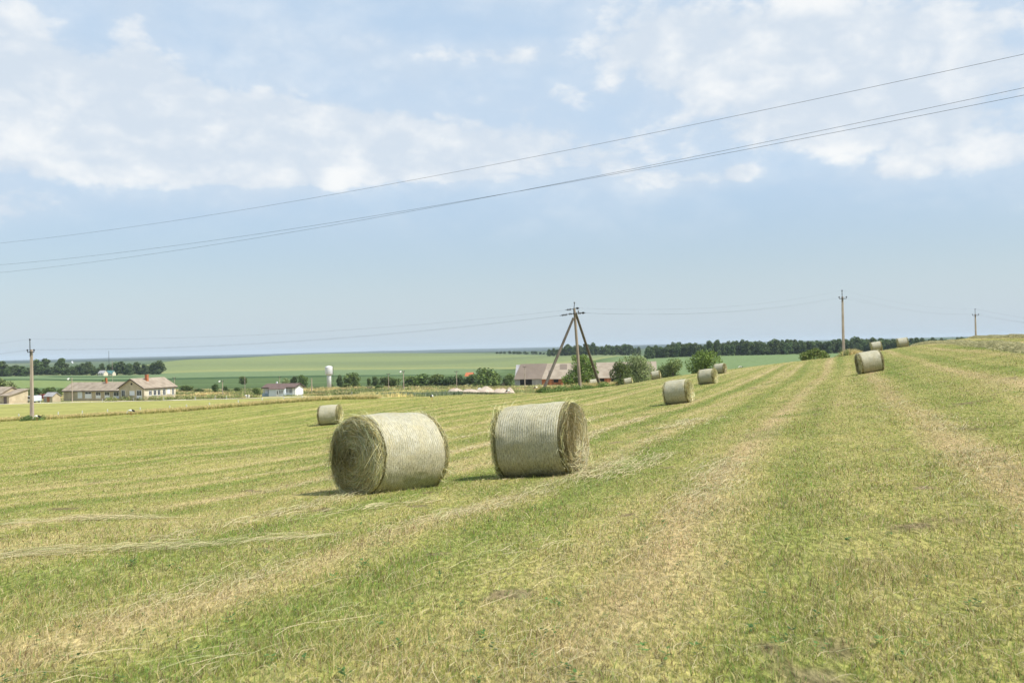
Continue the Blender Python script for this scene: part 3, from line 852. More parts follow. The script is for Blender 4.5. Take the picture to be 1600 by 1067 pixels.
def bale_parts(L, Rd, seed, detail, mat_net, seg=112):
    """meshes of a round bale whose axis is local X and whose lowest point is z = 0"""
    rs = np.random.default_rng(seed)
    global RNG
    keep = RNG; RNG = rs
    def surf(x, th, r):
        """lumpy roll: x along axis, th angle, r fraction of the radius"""
        lump = 1 + 0.045 * (fbm(th * 1.6 + seed, x * 1.5 + 40, seed, 3) - 0.5) * 2
        lump = lump + 0.010 * (fbm(th * 9 + seed, x * 9, seed + 3, 2) - 0.5)
        rr = Rd * r * lump
        y = rr * np.cos(th); z = rr * np.sin(th)
        y = y * (1 + 0.03 * np.clip(-z / Rd, 0, 1))
        z = np.where(z < -0.87 * Rd, -0.87 * Rd + (z + 0.87 * Rd) * 0.25, z)     # settled flat on the ground
        return np.stack([x + 0 * th, y, z + 0.895 * Rd], -1)
    th = np.linspace(0, 2 * PI, seg, endpoint=False)
    sh = 0.10                                            # bare hay shoulder
    # net wrapped middle
    nx = 26
    xs = np.linspace(-L / 2 + sh * 0.75, L / 2 - sh * 0.75, nx)
    T, X = np.meshgrid(th, xs)
    edge = np.clip((np.abs(X) - (L / 2 - 0.26)) / 0.2, 0, 1)
    jag = 0.02 * (fbm(T * 5, X * 0, seed + 9, 2) - 0.5)
    V = surf((X + np.sign(X) * jag * (edge > 0.9)).ravel(), T.ravel(), (1.0 - 0.025 * edge ** 2).ravel())
    i, j = np.meshgrid(np.arange(nx - 1), np.arange(seg), indexing='ij'); j2 = (j + 1) % seg
    q = np.stack([i * seg + j, i * seg + j2, (i + 1) * seg + j2, (i + 1) * seg + j], -1).reshape(-1, 4)
    meshes = [('net_wrap', np_mesh('net_wrap', V, [q], mat_net, None, True))]
    # end faces with shoulder
    prof = [(L / 2 - sh, 0.955), (L / 2 - 0.05, 0.975), (L / 2 - 0.012, 0.93)] + [(L / 2, r) for r in np.linspace(0.86, 0.04, 16)]
    for sgn in (-1, 1):
        Xp = np.array([p[0] for p in prof]); Rp = np.array([p[1] for p in prof])
        T, I = np.meshgrid(th, np.arange(len(prof)))
        rr = Rp[I]; xx = Xp[I]
        spiral = fbm(rr * 9 + T / (2 * PI) * 1.0, T * 0.7, seed + 20, 3)
        inner = np.clip((0.9 - rr) / 0.15, 0, 1)
        xx = xx + inner * ((spiral - 0.5) * 0.10 - 0.045 * np.exp(-((rr - 0.0) / 0.35) ** 2) + 0.07 * (fbm(rr * np.cos(T) * 3 + 9, rr * np.sin(T) * 2.2, seed + 31, 3) - 0.5)) + 0.035 * np.clip((rr - 0.55) / 0.3, 0, 1) * inner
        V = surf((sgn * xx).ravel(), T.ravel(), rr.ravel())
        n = len(prof)
        i, j = np.meshgrid(np.arange(n - 1), np.arange(seg), indexing='ij'); j2 = (j + 1) % seg
        q = np.stack([i * seg + j, i * seg + j2, (i + 1) * seg + j2, (i + 1) * seg + j], -1).reshape(-1, 4)
        cap = ((n - 1) * seg + np.arange(seg))[None, :]
        base_c = lerp(np.array([0.065, 0.055, 0.022]), np.array([0.33, 0.29, 0.135]), np.clip(spiral.ravel() * 1.6 - 0.3, 0, 1)[:, None])  # hollows of the coil tinted darker, shade between straws put into the colour
        Va, Qa, Ca = [V], [q], [base_c]; b = len(V)
        # coiled straws on the end face
        ns = int(2100 * detail)
        r0_ = np.sqrt(rs.uniform(0.003, 0.93, ns)); a0 = rs.uniform(0, 2 * PI, ns)
        ln = rs.uniform(0.10, 0.55, ns) / np.maximum(r0_ * Rd, 0.12)
        k = 5; u = np.linspace(-0.5, 0.5, k)[None]
        tt = a0[:, None] + ln[:, None] * u
        dr = rs.normal(0, 0.13, ns)[:, None] * u * 2 + rs.normal(0, 0.05, ns)[:, None] * (2 * u) ** 2
        rr_ = np.clip(r0_[:, None] + dr, 0.02, 0.985)
        bulge = rs.uniform(0.004, 0.05, ns)[:, None] * (1 - (2 * u) ** 2) + 0.012
        bulge = bulge + (rs.random(ns) < 0.10)[:, None] * np.clip(u + 0.1, 0, 1) * rs.uniform(0.03, 0.16, ns)[:, None]
        out = L / 2 + bulge + 0.02 - 0.05 * np.exp(-(rr_ / 0.3) ** 2) - 0.05 * np.clip((rr_ - 0.9) / 0.08, 0, 1)
        P = surf((sgn * out).ravel(), tt.ravel(), rr_.ravel()).reshape(ns, k, 3)
        side = np.stack([0.6 * np.ones(ns), np.cos(a0), np.sin(a0)], 1); side /= np.linalg.norm(side, axis=1, keepdims=True)
        v, q2, c2 = ribbons(P, rs.uniform(0.004, 0.011, ns) * (1 if detail > 0.5 else 2.5), side, hay_cols(ns, 1.0))
        Va.append(v); Qa.append(q2 + b); Ca.append(c2); b += len(v)
        # broken stalks lying across the coil
        nk = int(900 * detail)
        if nk:
            cc = rs.uniform(-0.8, 0.8, (nk, 2)); cc = cc * Rd; ho = rs.uniform(0, PI, nk) * 0.7 + 0.9; lk = rs.uniform(0.08, 0.34, nk)
            k = 4; u = np.linspace(-0.5, 0.5, k)[None]
            yy = cc[:, :1] + np.cos(ho)[:, None] * lk[:, None] * u; zz = cc[:, 1:] + np.sin(ho)[:, None] * lk[:, None] * u - 0.25 * lk[:, None] * (2 * u) ** 2
            rk_ = np.minimum(np.hypot(yy, zz) / Rd, 0.95); tk = np.arctan2(zz, yy)
            ok_ = L / 2 + 0.03 + rs.uniform(0, 0.05, nk)[:, None] * (1 - (2 * u) ** 2) - 0.04 * np.exp(-(rk_ / 0.3) ** 2)
            P = surf((sgn * ok_).ravel(), tk.ravel(), rk_.ravel()).reshape(nk, k, 3)
            sd_ = rs.normal(0, 1, (nk, 3)); sd_ /= np.linalg.norm(sd_, axis=1, keepdims=True)
            v, q2, c2 = ribbons(P, rs.uniform(0.004, 0.010, nk) * (1 if detail > 0.5 else 2.5), sd_, hay_cols(nk))
            Va.append(v); Qa.append(q2 + b); Ca.append(c2); b += len(v)
        me = np_mesh('end_face', np.concatenate(Va), [np.concatenate(Qa), cap], MAT['straw'], np.concatenate(Ca), False)
        meshes.append(('end_face', me))
    # tousled straws round both rims and stuck on the net
    Va, Qa, Ca = [], [], []; b = 0
    nf = int(1000 * detail)
    for sgn in (-1, 1):
        a0 = rs.uniform(0, 2 * PI, nf)
        clump = 0.35 + 1.2 * vnoise(a0 * 3, a0 * 0 + sgn * 5 + seed, 77)
        k = 5; u = np.linspace(0, 1, k)[None]
        ln = rs.uniform(0.05, 0.24, nf) * clump * np.where(rs.random(nf) < 0.06, 1.9, 1.0)
        x0 = L / 2 - rs.uniform(-0.03, 0.14, nf)
        swp = rs.normal(0.35, 0.55, nf)                   # trails round the roll
        outx = rs.uniform(-0.2, 0.8, nf); outr = rs.uniform(0.0, 0.75, nf)
        xx = x0[:, None] + ln[:, None] * outx[:, None] * u
        rr_ = 0.955 + (ln * outr)[:, None] * u / Rd - 0.10 * (u ** 2) * ln[:, None]
        tt = a0[:, None] - (swp * ln / Rd)[:, None] * u * 1.8
        P = surf((sgn * xx).ravel(), tt.ravel(), rr_.ravel()).reshape(nf, k, 3)
        P[:, :, 2] -= 0.35 * (ln[:, None] ** 1.2) * u ** 2 * np.abs(np.cos(a0))[:, None]
        P[:, :, 2] = np.maximum(P[:, :, 2], 0.005)
        side = rs.normal(0, 1, (nf, 3)); side /= np.linalg.norm(side, axis=1, keepdims=True)
        v, q2, c2 = ribbons(P, rs.uniform(0.0035, 0.0075, nf) * (1 if detail > 0.5 else 2.5), side, hay_cols(nf) * 1.1)
        Va.append(v); Qa.append(q2 + b); Ca.append(c2); b += len(v)
    # torn tufts hanging from the rims
    for sgn in (-1, 1):
        nt = 22; per = int(26 * min(1, detail * 1.6))
        ca = rs.uniform(0, 2 * PI, nt); cl_ = rs.uniform(0.10, 0.30, nt); cs = rs.normal(0.5, 0.6, nt); cr = rs.uniform(0.80, 0.98, nt)
        if detail > 0.5:
            ca[:12] = rs.uniform(-1.5, -0.2, 12); cl_[:12] *= 1.35
        a0 = np.repeat(ca, per) + rs.normal(0, 0.06, nt * per); ln = np.repeat(cl_, per) * rs.uniform(0.4, 1.3, nt * per)
        k = 5; u = np.linspace(0, 1, k)[None]; n_ = nt * per
        xx = L / 2 - 0.02 + ln[:, None] * rs.uniform(0.1, 0.6, n_)[:, None] * u
        rr_ = np.repeat(cr, per)[:, None] + ln[:, None] * rs.uniform(-0.3, 0.25, n_)[:, None] * u / Rd
        tt = a0[:, None] - (np.repeat(cs, per) * ln / Rd)[:, None] * u * 1.6
        P = surf((sgn * xx).ravel(), tt.ravel(), rr_.ravel()).reshape(n_, k, 3)
        P[:, :, 2] = np.maximum(P[:, :, 2] - 0.9 * ln[:, None] ** 1.3 * u ** 1.6, 0.005)
        side = rs.normal(0, 1, (n_, 3)); side /= np.linalg.norm(side, axis=1, keepdims=True)
        v, q2, c2 = ribbons(P, rs.uniform(0.004, 0.009, n_) * (1 if detail > 0.5 else 2.2), side, hay_cols(n_) * 1.15)
        Va.append(v); Qa.append(q2 + b); Ca.append(c2); b += len(v)
    ns = int(1500 * detail)
    a0 = rs.uniform(0, 2 * PI, ns); x0 = rs.uniform(-L / 2 + 0.08, L / 2 - 0.08, ns); hd = rs.normal(0, 0.55, ns)
    k = 5; u = np.linspace(-0.5, 0.5, k)[None]; ln = rs.uniform(0.05, 0.24, ns)
    tt = a0[:, None] + (ln * np.cos(hd) / Rd)[:, None] * u; xx = x0[:, None] + (ln * np.sin(hd))[:, None] * u
    rr_ = 1.004 + 0.006 * rs.random(ns)[:, None] + 0 * u
    P = surf(xx.ravel(), tt.ravel(), rr_.ravel()).reshape(ns, k, 3)
    P[:, :, 2] = np.maximum(P[:, :, 2], 0.005)
    side = np.stack([np.cos(hd), -np.sin(hd) * -np.sin(a0), -np.sin(hd) * np.cos(a0)], 1)
    v, q2, c2 = ribbons(P, rs.uniform(0.002, 0.0045, ns) * (1 if detail > 0.5 else 2), side, lerp(hay_cols(ns), np.array([0.58, 0.55, 0.42]), 0.6))
    Va.append(v); Qa.append(q2 + b); Ca.append(c2); b += len(v)
    meshes.append(('loose_straw', np_mesh('loose_straw', np.concatenate(Va), [np.concatenate(Qa)], MAT['straw'], np.concatenate(Ca))))
    RNG = keep
    return meshes


BALE_GROUP = 'round hay bales left lying on the mown field'


def place_bale(meshes, label, px, py, Y, ratio, sidex, L, name='hay_bale', lift=0.0):
    """ratio: how much of the end face shows; sidex: +1 when the right hand end shows"""
    d = ray(px, py); x, y = d.x * Y, Y
    a = math.atan2(x, y)
    v = Vector((math.sin(a), math.cos(a))); p = Vector((math.cos(a), -math.sin(a)))
    n = p * (sidex * math.sqrt(1 - ratio ** 2)) - v * ratio          # outward normal of the visible end
    ax = n * sidex                                                    # local +X towards the right
    yaw = math.atan2(ax.y, ax.x)
    z0 = g1(x - ax.x * L / 2, y - ax.y * L / 2); z1 = g1(x + ax.x * L / 2, y + ax.y * L / 2)
    o = thing(name, label, 'hay bale', (x, y, (z0 + z1) / 2 - 0.01 + lift), 0, BALE_GROUP)
    o.rotation_euler = Matrix.Rotation(yaw, 3, 'Z').to_4x4().to_euler()
    o.rotation_mode = 'XYZ'
    o.rotation_euler = (Matrix.Rotation(yaw, 3, 'Z') @ Matrix.Rotation(-math.atan2(z1 - z0, L), 3, 'Y')).to_euler()
    for nm, me in meshes: link(nm, me, o)
    return o


mA = bale_parts(1.47, 0.695, 3, 1.0, MAT['net_a'], 144)
mB = bale_parts(1.34, 0.69, 12, 1.0, MAT['net_b'], 144)
mC = bale_parts(1.28, 0.675, 23, 0.35, MAT['net_b'], 72)
mD = bale_parts(1.28, 0.685, 31, 0.35, MAT['net_b'], 72)
mE = bale_parts(1.25, 0.67, 44, 0.22, MAT['net_a'], 56)
place_bale(mA, 'large pale hay bale in front with its dark coiled end facing left', 609, 759, 17.1, 0.66, -1, 1.47)
place_bale(mB, 'large greyish hay bale in front with ragged sunlit end facing right', 849, 741, 18.2, 0.36, 1, 1.34)
place_bale(mC, 'small hay bale just behind the left end of the front bale', 517, 664, 65, 0.30, 1, 1.28)
place_bale(mD, 'grey green hay bale on the slope below the one beside the walnut coloured bush', 1062, 632, 54.7, 0.32, 1, 1.28)['label'] = 'largest grey green hay bale on the slope right of the braced pole'
place_bale(mC, 'hay bale', 1107, 598, 84, 0.34, 1, 1.28)['label'] = 'middle hay bale of three stepping up the slope by the round bush'
place_bale(mE, 'hay bale', 1126, 579, 126, 0.34, 1, 1.25)['label'] = 'hay bale on the field edge at the right foot of the round bush'
place_bale(mD, 'hay bale', 1361, 584, 61, 0.28, -1, 1.28)['label'] = 'solitary dark hay bale high on the right slope with long thin shadow'
place_bale(mE, 'hay bale', 1370, 549, 131, 0.14, -1, 1.25)['label'] = 'pale hay bale on the crest, left one of two against the dark tree belt'
place_bale(mE, 'hay bale', 1411, 543, 132, 0.16, -1, 1.25)['label'] = 'pale hay bale on the crest farthest right against the dark tree belt'
place_bale(mE, 'hay bale', 1026, 592, 152, 0.12, 1, 1.25)['label'] = 'tiny pale hay bale between two round trees at the field edge'
place_bale(mE, 'hay bale', 983, 600, 165, 0.10, 1, 1.25)['label'] = 'tiny hay bale half sunk behind the field edge under the pale tree'
place_bale(mE, 'hay bale', 930, 602, 134, 0.10, 1, 1.25)['label'] = 'hay bale half hidden behind the right strut of the braced pole'


# ------------------------------------------------------------------ tall grass, weeds, shrubs as cover
def leaf_crown(seed, lobes, n, size, cols, name='crown'):
    """lobes: (x, y, z, rx, ry, rz); leaves spread through each lobe's outer shell"""
    rs = np.random.default_rng(seed)
    lobes = np.array(lobes, float)
    vol = (lobes[:, 3] * lobes[:, 4] * lobes[:, 5]) ** 0.66
    k = rs.choice(len(lobes), n, p=vol / vol.sum())
    d = rs.normal(0, 1, (n, 3)); d /= np.linalg.norm(d, axis=1, keepdims=True)
    bump = 0.72 + 0.55 * fbm(np.arctan2(d[:, 1], d[:, 0]) * 2.2 + k * 5, d[:, 2] * 3.0 + k, seed, 3)
    r = (0.45 + 0.55 * rs.random(n) ** 0.5) * bump
    P = lobes[k, :3] + d * lobes[k, 3:] * r[:, None]
    nm = d * 0.9 + rs.normal(0, 0.75, (n, 3)); nm[:, 2] += 0.25; nm /= np.linalg.norm(nm, axis=1, keepdims=True)
    u = np.cross(nm, rs.normal(0, 1, (n, 3))); u /= np.linalg.norm(u, axis=1, keepdims=True); w = np.cross(nm, u)
    s = (size * rs.uniform(0.6, 1.5, n))[:, None]
    V = np.stack([P - u * s, P - w * s * 0.55, P + u * s, P + w * s * 0.55], 1).reshape(-1, 3)
    cols = np.array(cols)
    c = cols[rs.integers(0, len(cols), n)] * rs.uniform(0.75, 1.3, (n, 1))
    cl = fbm(P[:, 0] * 0.5 + 50, P[:, 2] * 0.5 + P[:, 1] * 0.4, seed + 1, 2)[:, None]
    c = c * (0.7 + 0.6 * cl)
    return V, np.arange(4 * n).reshape(n, 4), np.repeat(c, 4, 0)


def tall_blades(name, label, X, Y, h, w, col, lean=1.15, mat='blade', cat='grass', parent=None):
    n = len(X); Z = gz(X, Y)
    a = RNG.uniform(0, 2 * PI, n); wa = RNG.uniform(0, PI, n)
    B = np.stack([X, Y, Z - 0.03], 1)
    side = np.stack([np.cos(wa), np.sin(wa), 0 * wa], 1) * (w * 0.5)[:, None]
    ln = RNG.uniform(0, lean, n)
    tip = B + np.stack([np.cos(a) * ln * h + 0.1 * h, np.sin(a) * ln * h, h], 1)
    mid = B + np.stack([np.cos(a) * ln * h * 0.35, np.sin(a) * ln * h * 0.35, h * 0.6], 1)
    V = np.stack([B - side, B + side, mid + side, mid - side, tip], 1).reshape(-1, 3)
    b = np.arange(n)[:, None] * 5
    q = np.concatenate([b, b + 1, b + 2, b + 3], 1); t = np.concatenate([b + 3, b + 2, b + 4], 1)
    return tag(link(name, np_mesh(name, V, [q, t], MAT[mat], np.repeat(col, 5, 0))), label, cat, kind='stuff')


def mixcol(n, cols, jit=0.25):
    cols = np.array(cols); return cols[RNG.integers(0, len(cols), n)] * RNG.uniform(1 - jit, 1 + jit, (n, 1))


GOLD = [(0.74, 0.60, 0.28), (0.66, 0.55, 0.24), (0.78, 0.66, 0.34), (0.50, 0.47, 0.18)]
WEED = [(0.22, 0.29, 0.08), (0.29, 0.33, 0.13), (0.17, 0.23, 0.08), (0.34, 0.36, 0.19)]

# golden uncut strip along the pole line
n = 30000
X = RNG.uniform(-82, -16, n); f = RNG.random(n) ** 1.0
Y = strip_y(X) - 2.6 + f * (5.8 - 2.2 * np.clip((X + 40) / 25, 0, 1))
front = f < 0.12
h = np.where(front, RNG.uniform(0.25, 0.5, n), RNG.uniform(0.30, 0.62, n)) * (0.5 + 0.8 * fbm(X * 0.25, Y * 0.5, 81, 3))
col = np.where(front[:, None], mixcol(n, [(0.24, 0.27, 0.07), (0.32, 0.31, 0.10), (0.46, 0.39, 0.15)]), mixcol(n, GOLD))  # front blades dark green: shading at the strip's foot put into their tint
tall_blades('uncut_grass_strip', 'golden strip of uncut tall grass along the far edge of the hay field', X, Y, h, RNG.uniform(0.03, 0.08, n), col)

# rough dry grass and weeds between the strip's end, the sand heaps and the barn
def region(n, px0, px1, y0, y1):
    Y = RNG.uniform(y0, y1, n); px = RNG.uniform(px0, px1, n)
    return (px - 800) / FPX * Y, Y, px


X, Y, px = region(60000, 440, 850, 128, 300)
k = ~in_field(X, Y) & (fbm(X * 0.12, Y * 0.12, 83, 3) > 0.36) & ~((px < 560) & (Y < 292)) & ~((px > 685) & (px < 815) & (Y < 203))
X, Y = X[k], Y[k]; n = len(X); hh = fbm(X * 0.15, Y * 0.15, 84, 3)
w_ = np.clip((fbm(X * 0.07, Y * 0.07, 85, 3) - 0.4) * 5, 0, 1)[:, None]
tall_blades('rough_grass', 'rough dry grass and weeds between the field edge and the sand heaps', X, Y, RNG.uniform(0.3, 0.9, n) * (0.4 + hh), RNG.uniform(0.06, 0.2, n) * (Y / 260) ** 1.3, lerp(mixcol(n, GOLD), mixcol(n, WEED), w_) * (0.65 + 0.7 * vnoise(X * 0.5, Y * 0.25, 98))[:, None])

X, Y, px = region(70000, -60, 1000, 286, 380)
k = (fbm(X * 0.1, Y * 0.1, 87, 3) > 0.33) & ~((px > 398) & (px < 478) & (Y < 305)) & ~((px > 795) & (Y > 335)) & ~((px < 178) & (Y < 300))
X, Y, px = X[k], Y[k], px[k]; n = len(X); hh = fbm(X * 0.12, Y * 0.2, 88, 3)
w_ = np.clip((fbm(X * 0.06, Y * 0.06, 89, 3) - 0.42) * 6, 0, 1)[:, None]
near_house = np.clip((px - 140) / 40, 0.25, 1)
tall_blades('verge_weeds', 'tall weeds and dry grass along the far side of the dirt road', X, Y, RNG.uniform(0.3, 1.05, n) * (0.25 + 1.1 * hh) * near_house, RNG.uniform(0.12, 0.34, n), lerp(mixcol(n, GOLD), mixcol(n, WEED), w_) * (0.6 + 0.8 * vnoise(X * 0.4, Y * 0.15, 99))[:, None])

# island of tall grass round the feet of the braced pole
n = 15000
u = RNG.uniform(0, 1, n); px = lerp(832, 952, u)
cy = np.interp(px, [832, 860, 900, 930, 952], [112.5, 113.5, 117, 124, 131])
wd = np.interp(px, [832, 845, 900, 940, 952], [0.6, 3.2, 4.0, 3.0, 0.8])
v = RNG.uniform(-1, 1, n); Y = cy + v * wd; X = (px - 800 + 5) / FPX * Y
fr = (v < -0.35)
h = np.where(fr, RNG.uniform(0.15, 0.38, n), RNG.uniform(0.28, 0.75, n)) * (0.55 + 0.8 * fbm(X * 0.5, Y * 0.5, 86, 2))
col = np.where(fr[:, None], mixcol(n, [(0.16, 0.26, 0.06), (0.21, 0.31, 0.09), (0.32, 0.36, 0.12)]), mixcol(n, GOLD + [(0.30, 0.30, 0.12)]))
tall_blades('tall_grass_island', 'island of uncut tall grass round the feet of the braced pole', X, Y, h, RNG.uniform(0.025, 0.07, n), col)

# dry tuft at the right pole and along the crest
n = 3600
px = np.where(RNG.random(n) < 0.6, RNG.normal(1322, 9, n), RNG.normal(1338, 5, n)); Y = RNG.uniform(160, 172, n); X = (px - 800) / FPX * Y
tall_blades('dry_grass_tuft', 'dry grass tufts at the foot of the tall right hand pole', X, Y, RNG.uniform(0.3, 1.3, n) * np.exp(-((px - 1326) / 20) ** 2) * (0.3 + 1.1 * fbm(X * 1.2, Y * 0.5, 97, 2)), RNG.uniform(0.04, 0.1, n), np.where((px < 1326)[:, None] & (RNG.random(n) < 0.7)[:, None], mixcol(n, WEED), mixcol(n, GOLD)))


def weed_mass(name, label, spots, per, size, cols, cat='weeds'):
    """leafy weed clumps: spots are (px, Y, width, height)"""
    lobes = []
    for px, Y, w, h in spots:
        p = at(px, Y); lobes.append((p.x, p.y, p.z + h * 0.35, w / 2, w / 2, h * 0.65))
    lo = np.array(lobes); org = lo[:, :3].mean(0); lo[:, :3] -= org
    V, q, t = leaf_crown(len(spots) * 7 + per, lo, per * len(spots), size, cols, name)
    o = link(name, np_mesh(name, V, [q], MAT['leaf'], t)); o.location = org
    return tag(o, label, cat, kind='stuff')


rw_ = random.Random(12)
CW = [(0.20, 0.27, 0.075), (0.30, 0.33, 0.12), (0.40, 0.36, 0.16), (0.15, 0.21, 0.06), (0.34, 0.27, 0.13)]
weed_mass('roadside_weeds', 'bushy green and tan weeds between the dirt road and the old house',
          [(rw_.uniform(165, 402), rw_.uniform(283.6, 287.5), rw_.uniform(1.2, 3.2), rw_.uniform(0.5, 1.5)) for _ in range(95)], 90, 0.16, CW)
weed_mass('valley_weeds', 'bushy weeds scattered between the white house and the barn',
          [(rw_.uniform(475, 1000), rw_.uniform(300, 372), rw_.uniform(1.5, 4.5), rw_.uniform(0.5, 1.4)) for _ in range(150)], 60, 0.2, CW)
weed_mass('barn_weeds', 'green weeds between the sand heaps and the barn wall',
          [(rw_.uniform(690, 905), rw_.uniform(215, 330), rw_.uniform(1.2, 3.5), rw_.uniform(0.4, 1.3)) for _ in range(110)], 70, 0.16, CW)
weed_mass('pole_foot_weeds', 'dark green weed clump at the foot of the far left pole',
          [(rw_.uniform(36, 66), rw_.uniform(123.5, 126.5), rw_.uniform(0.7, 1.4), rw_.uniform(0.3, 0.75)) for _ in range(16)], 130, 0.07, [(0.12, 0.18, 0.05), (0.17, 0.23, 0.07), (0.09, 0.14, 0.04)])
weed_mass('island_weeds', 'green leafy weeds along the lower edge of the tall grass island',
          [(px_, float(np.interp(px_, [838, 860, 900, 935], [111.6, 110.8, 113.4, 121.5])), rw_.uniform(0.8, 1.6), rw_.uniform(0.3, 0.8)) for px_ in [rw_.uniform(838, 885) for _ in range(22)] + [rw_.uniform(885, 945) for _ in range(12)]], 130, 0.07, [(0.14, 0.21, 0.05), (0.20, 0.27, 0.08), (0.10, 0.16, 0.04)])


def windrow(name, label, pts, wid, hgt, n):
    """a raked ridge of loose hay, built of many straws"""
    P = np.array(pts); seg = np.linspace(0, len(P) - 1, 400)
    i = np.minimum(seg.astype(int), len(P) - 2); f = (seg - i)[:, None]
    C = P[i] * (1 - f) + P[i + 1] * f
    k = RNG.integers(0, 400, n); c = C[k] + RNG.normal(0, 0.1, (n, 2))
    dirv = (P[-1] - P[0]) / np.linalg.norm(P[-1] - P[0]); nrm = np.array([-dirv[1], dirv[0]])
    o = np.clip(RNG.normal(0, 0.45, n), -1, 1)
    amp = 0.45 + 1.1 * fbm(k * 0.09, o * 1.2, hash(name) % 50 + 5, 3)
    XY = c + nrm[None] * (o * wid * amp)[:, None]
    top = hgt * np.maximum(1 - o ** 2, 0.05) * amp * (0.25 + 0.75 * RNG.random(n) ** 0.5)
    z = gz(XY[:, 0], XY[:, 1]) + top
    a = RNG.uniform(0, 2 * PI, n); L = RNG.uniform(0.12, 0.35, n); e = RNG.uniform(-0.5, 0.5, n)
    u = np.linspace(-0.5, 0.5, 3)[None]
    Q = np.stack([XY[:, :1] + np.cos(a)[:, None] * L[:, None] * u, XY[:, 1:2] + np.sin(a)[:, None] * L[:, None] * u, z[:, None] + (e * L)[:, None] * u - 0.04 * (2 * u) ** 2], -1)
    sd = RNG.normal(0, 1, (n, 3)); sd /= np.linalg.norm(sd, axis=1, keepdims=True)
    v, q, t = ribbons(Q, RNG.uniform(0.012, 0.03, n), sd, mixcol(n, [(0.52, 0.48, 0.25), (0.42, 0.41, 0.21), (0.62, 0.55, 0.30), (0.28, 0.28, 0.15)], 0.3))
    return tag(link(name, np_mesh(name, v, [q], MAT['straw'], t)), label, 'windrow', 'windrows of raked hay on the right crest')


w1 = [(at(p, y, q).x, y) for p, q, y in ((1660, 556, 43), (1600, 549, 50), (1570, 543, 60), (1540, 540, 72), (1505, 536, 92), (1470, 536, 112), (1430, 542, 128))]
windrow('hay_windrow', 'nearer long grey green ridge of raked hay on the right crest', w1, 0.62, 0.27, 52000)
w2 = [(at(p, y, q).x, y) for p, q, y in ((1680, 534, 66), (1600, 531, 84), (1560, 530, 104), (1520, 530, 126))]
windrow('hay_windrow', 'farther thin ridge of raked hay near the skyline at the right edge', w2, 0.6, 0.24, 24000)


# ------------------------------------------------------------------ trees and bushes
def trunk_mb(h, r, lobes, seed):
    rnd = random.Random(seed); mb = MB()
    top = Vector((rnd.uniform(-0.1, 0.1) * h, 0, h))
    mb.tube([(0, 0, -0.4), (0, 0, h * 0.3), top * 0.7, top], [r * 1.3, r, r * 0.75, r * 0.45], 8)
    for L in lobes[:6]:
        e = Vector(L[:3]); s = Vector((0, 0, h * rnd.uniform(0.45, 0.9)))
        mb.tube([s, s.lerp(e, 0.5) + Vector((0, 0, 0.15)), e], [r * 0.5, r * 0.3, r * 0.1], 6)
    return mb


def make_lobes(seed, h, w, low=0.2, nl=9, flat=1.0):
    rnd = random.Random(seed); out = []
    for i in range(nl):
        f = i / (nl - 1)
        z = h * (low + 0.12 + (0.86 - low - 0.12) * f)
        env = math.sin(PI * min(1, 0.22 + 0.70 * f)) ** 0.7
        a = rnd.uniform(0, 2 * PI); d = w * 0.30 * env * rnd.uniform(0.3, 1.0)
        s = w * 0.26 * rnd.uniform(0.75, 1.2) * (0.65 + 0.45 * env)
        out.append((math.cos(a) * d, math.sin(a) * d, min(z, h - s * 0.75), s, s, s * rnd.uniform(0.7, 0.95) * flat))
    return out


def tree(name, label, px, Y, h, w, seed, cols, n=5200, size=0.17, low=0.15, py=575, group=None, nl=9, trunk=True, lobes=None, cat='tree'):
    p = at(px, Y, py)
    o = thing(name, label, cat, p, random.uniform(0, 0.4), group)
    lobes = lobes or make_lobes(seed, h, w, low, nl)
    V, q, t = leaf_crown(seed, lobes, n, size, cols)
    link('crown', np_mesh('crown', V, [q], MAT['leaf'], t), o)
    if trunk: trunk_mb(h * 0.6, max(0.06, w * 0.03), lobes, seed).build('trunk', MAT['bark'], o, True)
    return o


G_MID = [(0.12, 0.175, 0.042), (0.16, 0.21, 0.054), (0.10, 0.15, 0.04)]
G_LIGHT = [(0.22, 0.27, 0.10), (0.27, 0.31, 0.135), (0.18, 0.23, 0.085)]
G_BRIGHT = [(0.135, 0.20, 0.038), (0.175, 0.235, 0.045), (0.105, 0.16, 0.034)]
G_DARK = [(0.082, 0.128, 0.038), (0.118, 0.165, 0.052), (0.060, 0.098, 0.032)]

# trees near the barn
tree('broadleaf_tree', 'green tree standing behind the middle leg of the braced pole, before the barn', 908, 232, 9.4, 7.0, 101, G_BRIGHT, 6500, 0.19, 0.10,
     lobes=[(-2.9, 0, 3.4, 1.9, 1.6, 1.3), (-1.2, 0.5, 4.2, 2.2, 2, 1.9), (0.6, 0, 4.8, 2.4, 2.2, 2.2), (1.8, 0.3, 4.2, 2.0, 1.8, 2.0), (-0.4, 0, 6.6, 1.9, 1.8, 1.7), (1.0, 0.4, 7.2, 1.8, 1.7, 1.6), (2.3, 0, 6.3, 1.5, 1.5, 1.5), (-1.5, 0, 8.4, 0.8, 0.8, 0.8), (0.4, 0, 8.3, 1.3, 1.2, 1.0), (3.2, 0, 5.0, 1.0, 1, 0.8), (0, 0, 2.4, 2.6, 2.2, 1.5)])
tree('broadleaf_tree', 'dark bushy tree against the right end of the barn roof', 970, 246, 7.7, 7.4, 102, G_MID, 5000, 0.19, 0.05)
tree('willow', 'large pale green tree between the barn and the crest', 999, 250, 8.9, 12.0, 103, G_LIGHT, 10000, 0.19, 0.05)
tree('broadleaf_tree', 'round green tree right of the tiny bale at the field edge', 1050, 255, 7.9, 9.0, 104, G_MID + G_LIGHT[:1], 5000, 0.19, 0.05)
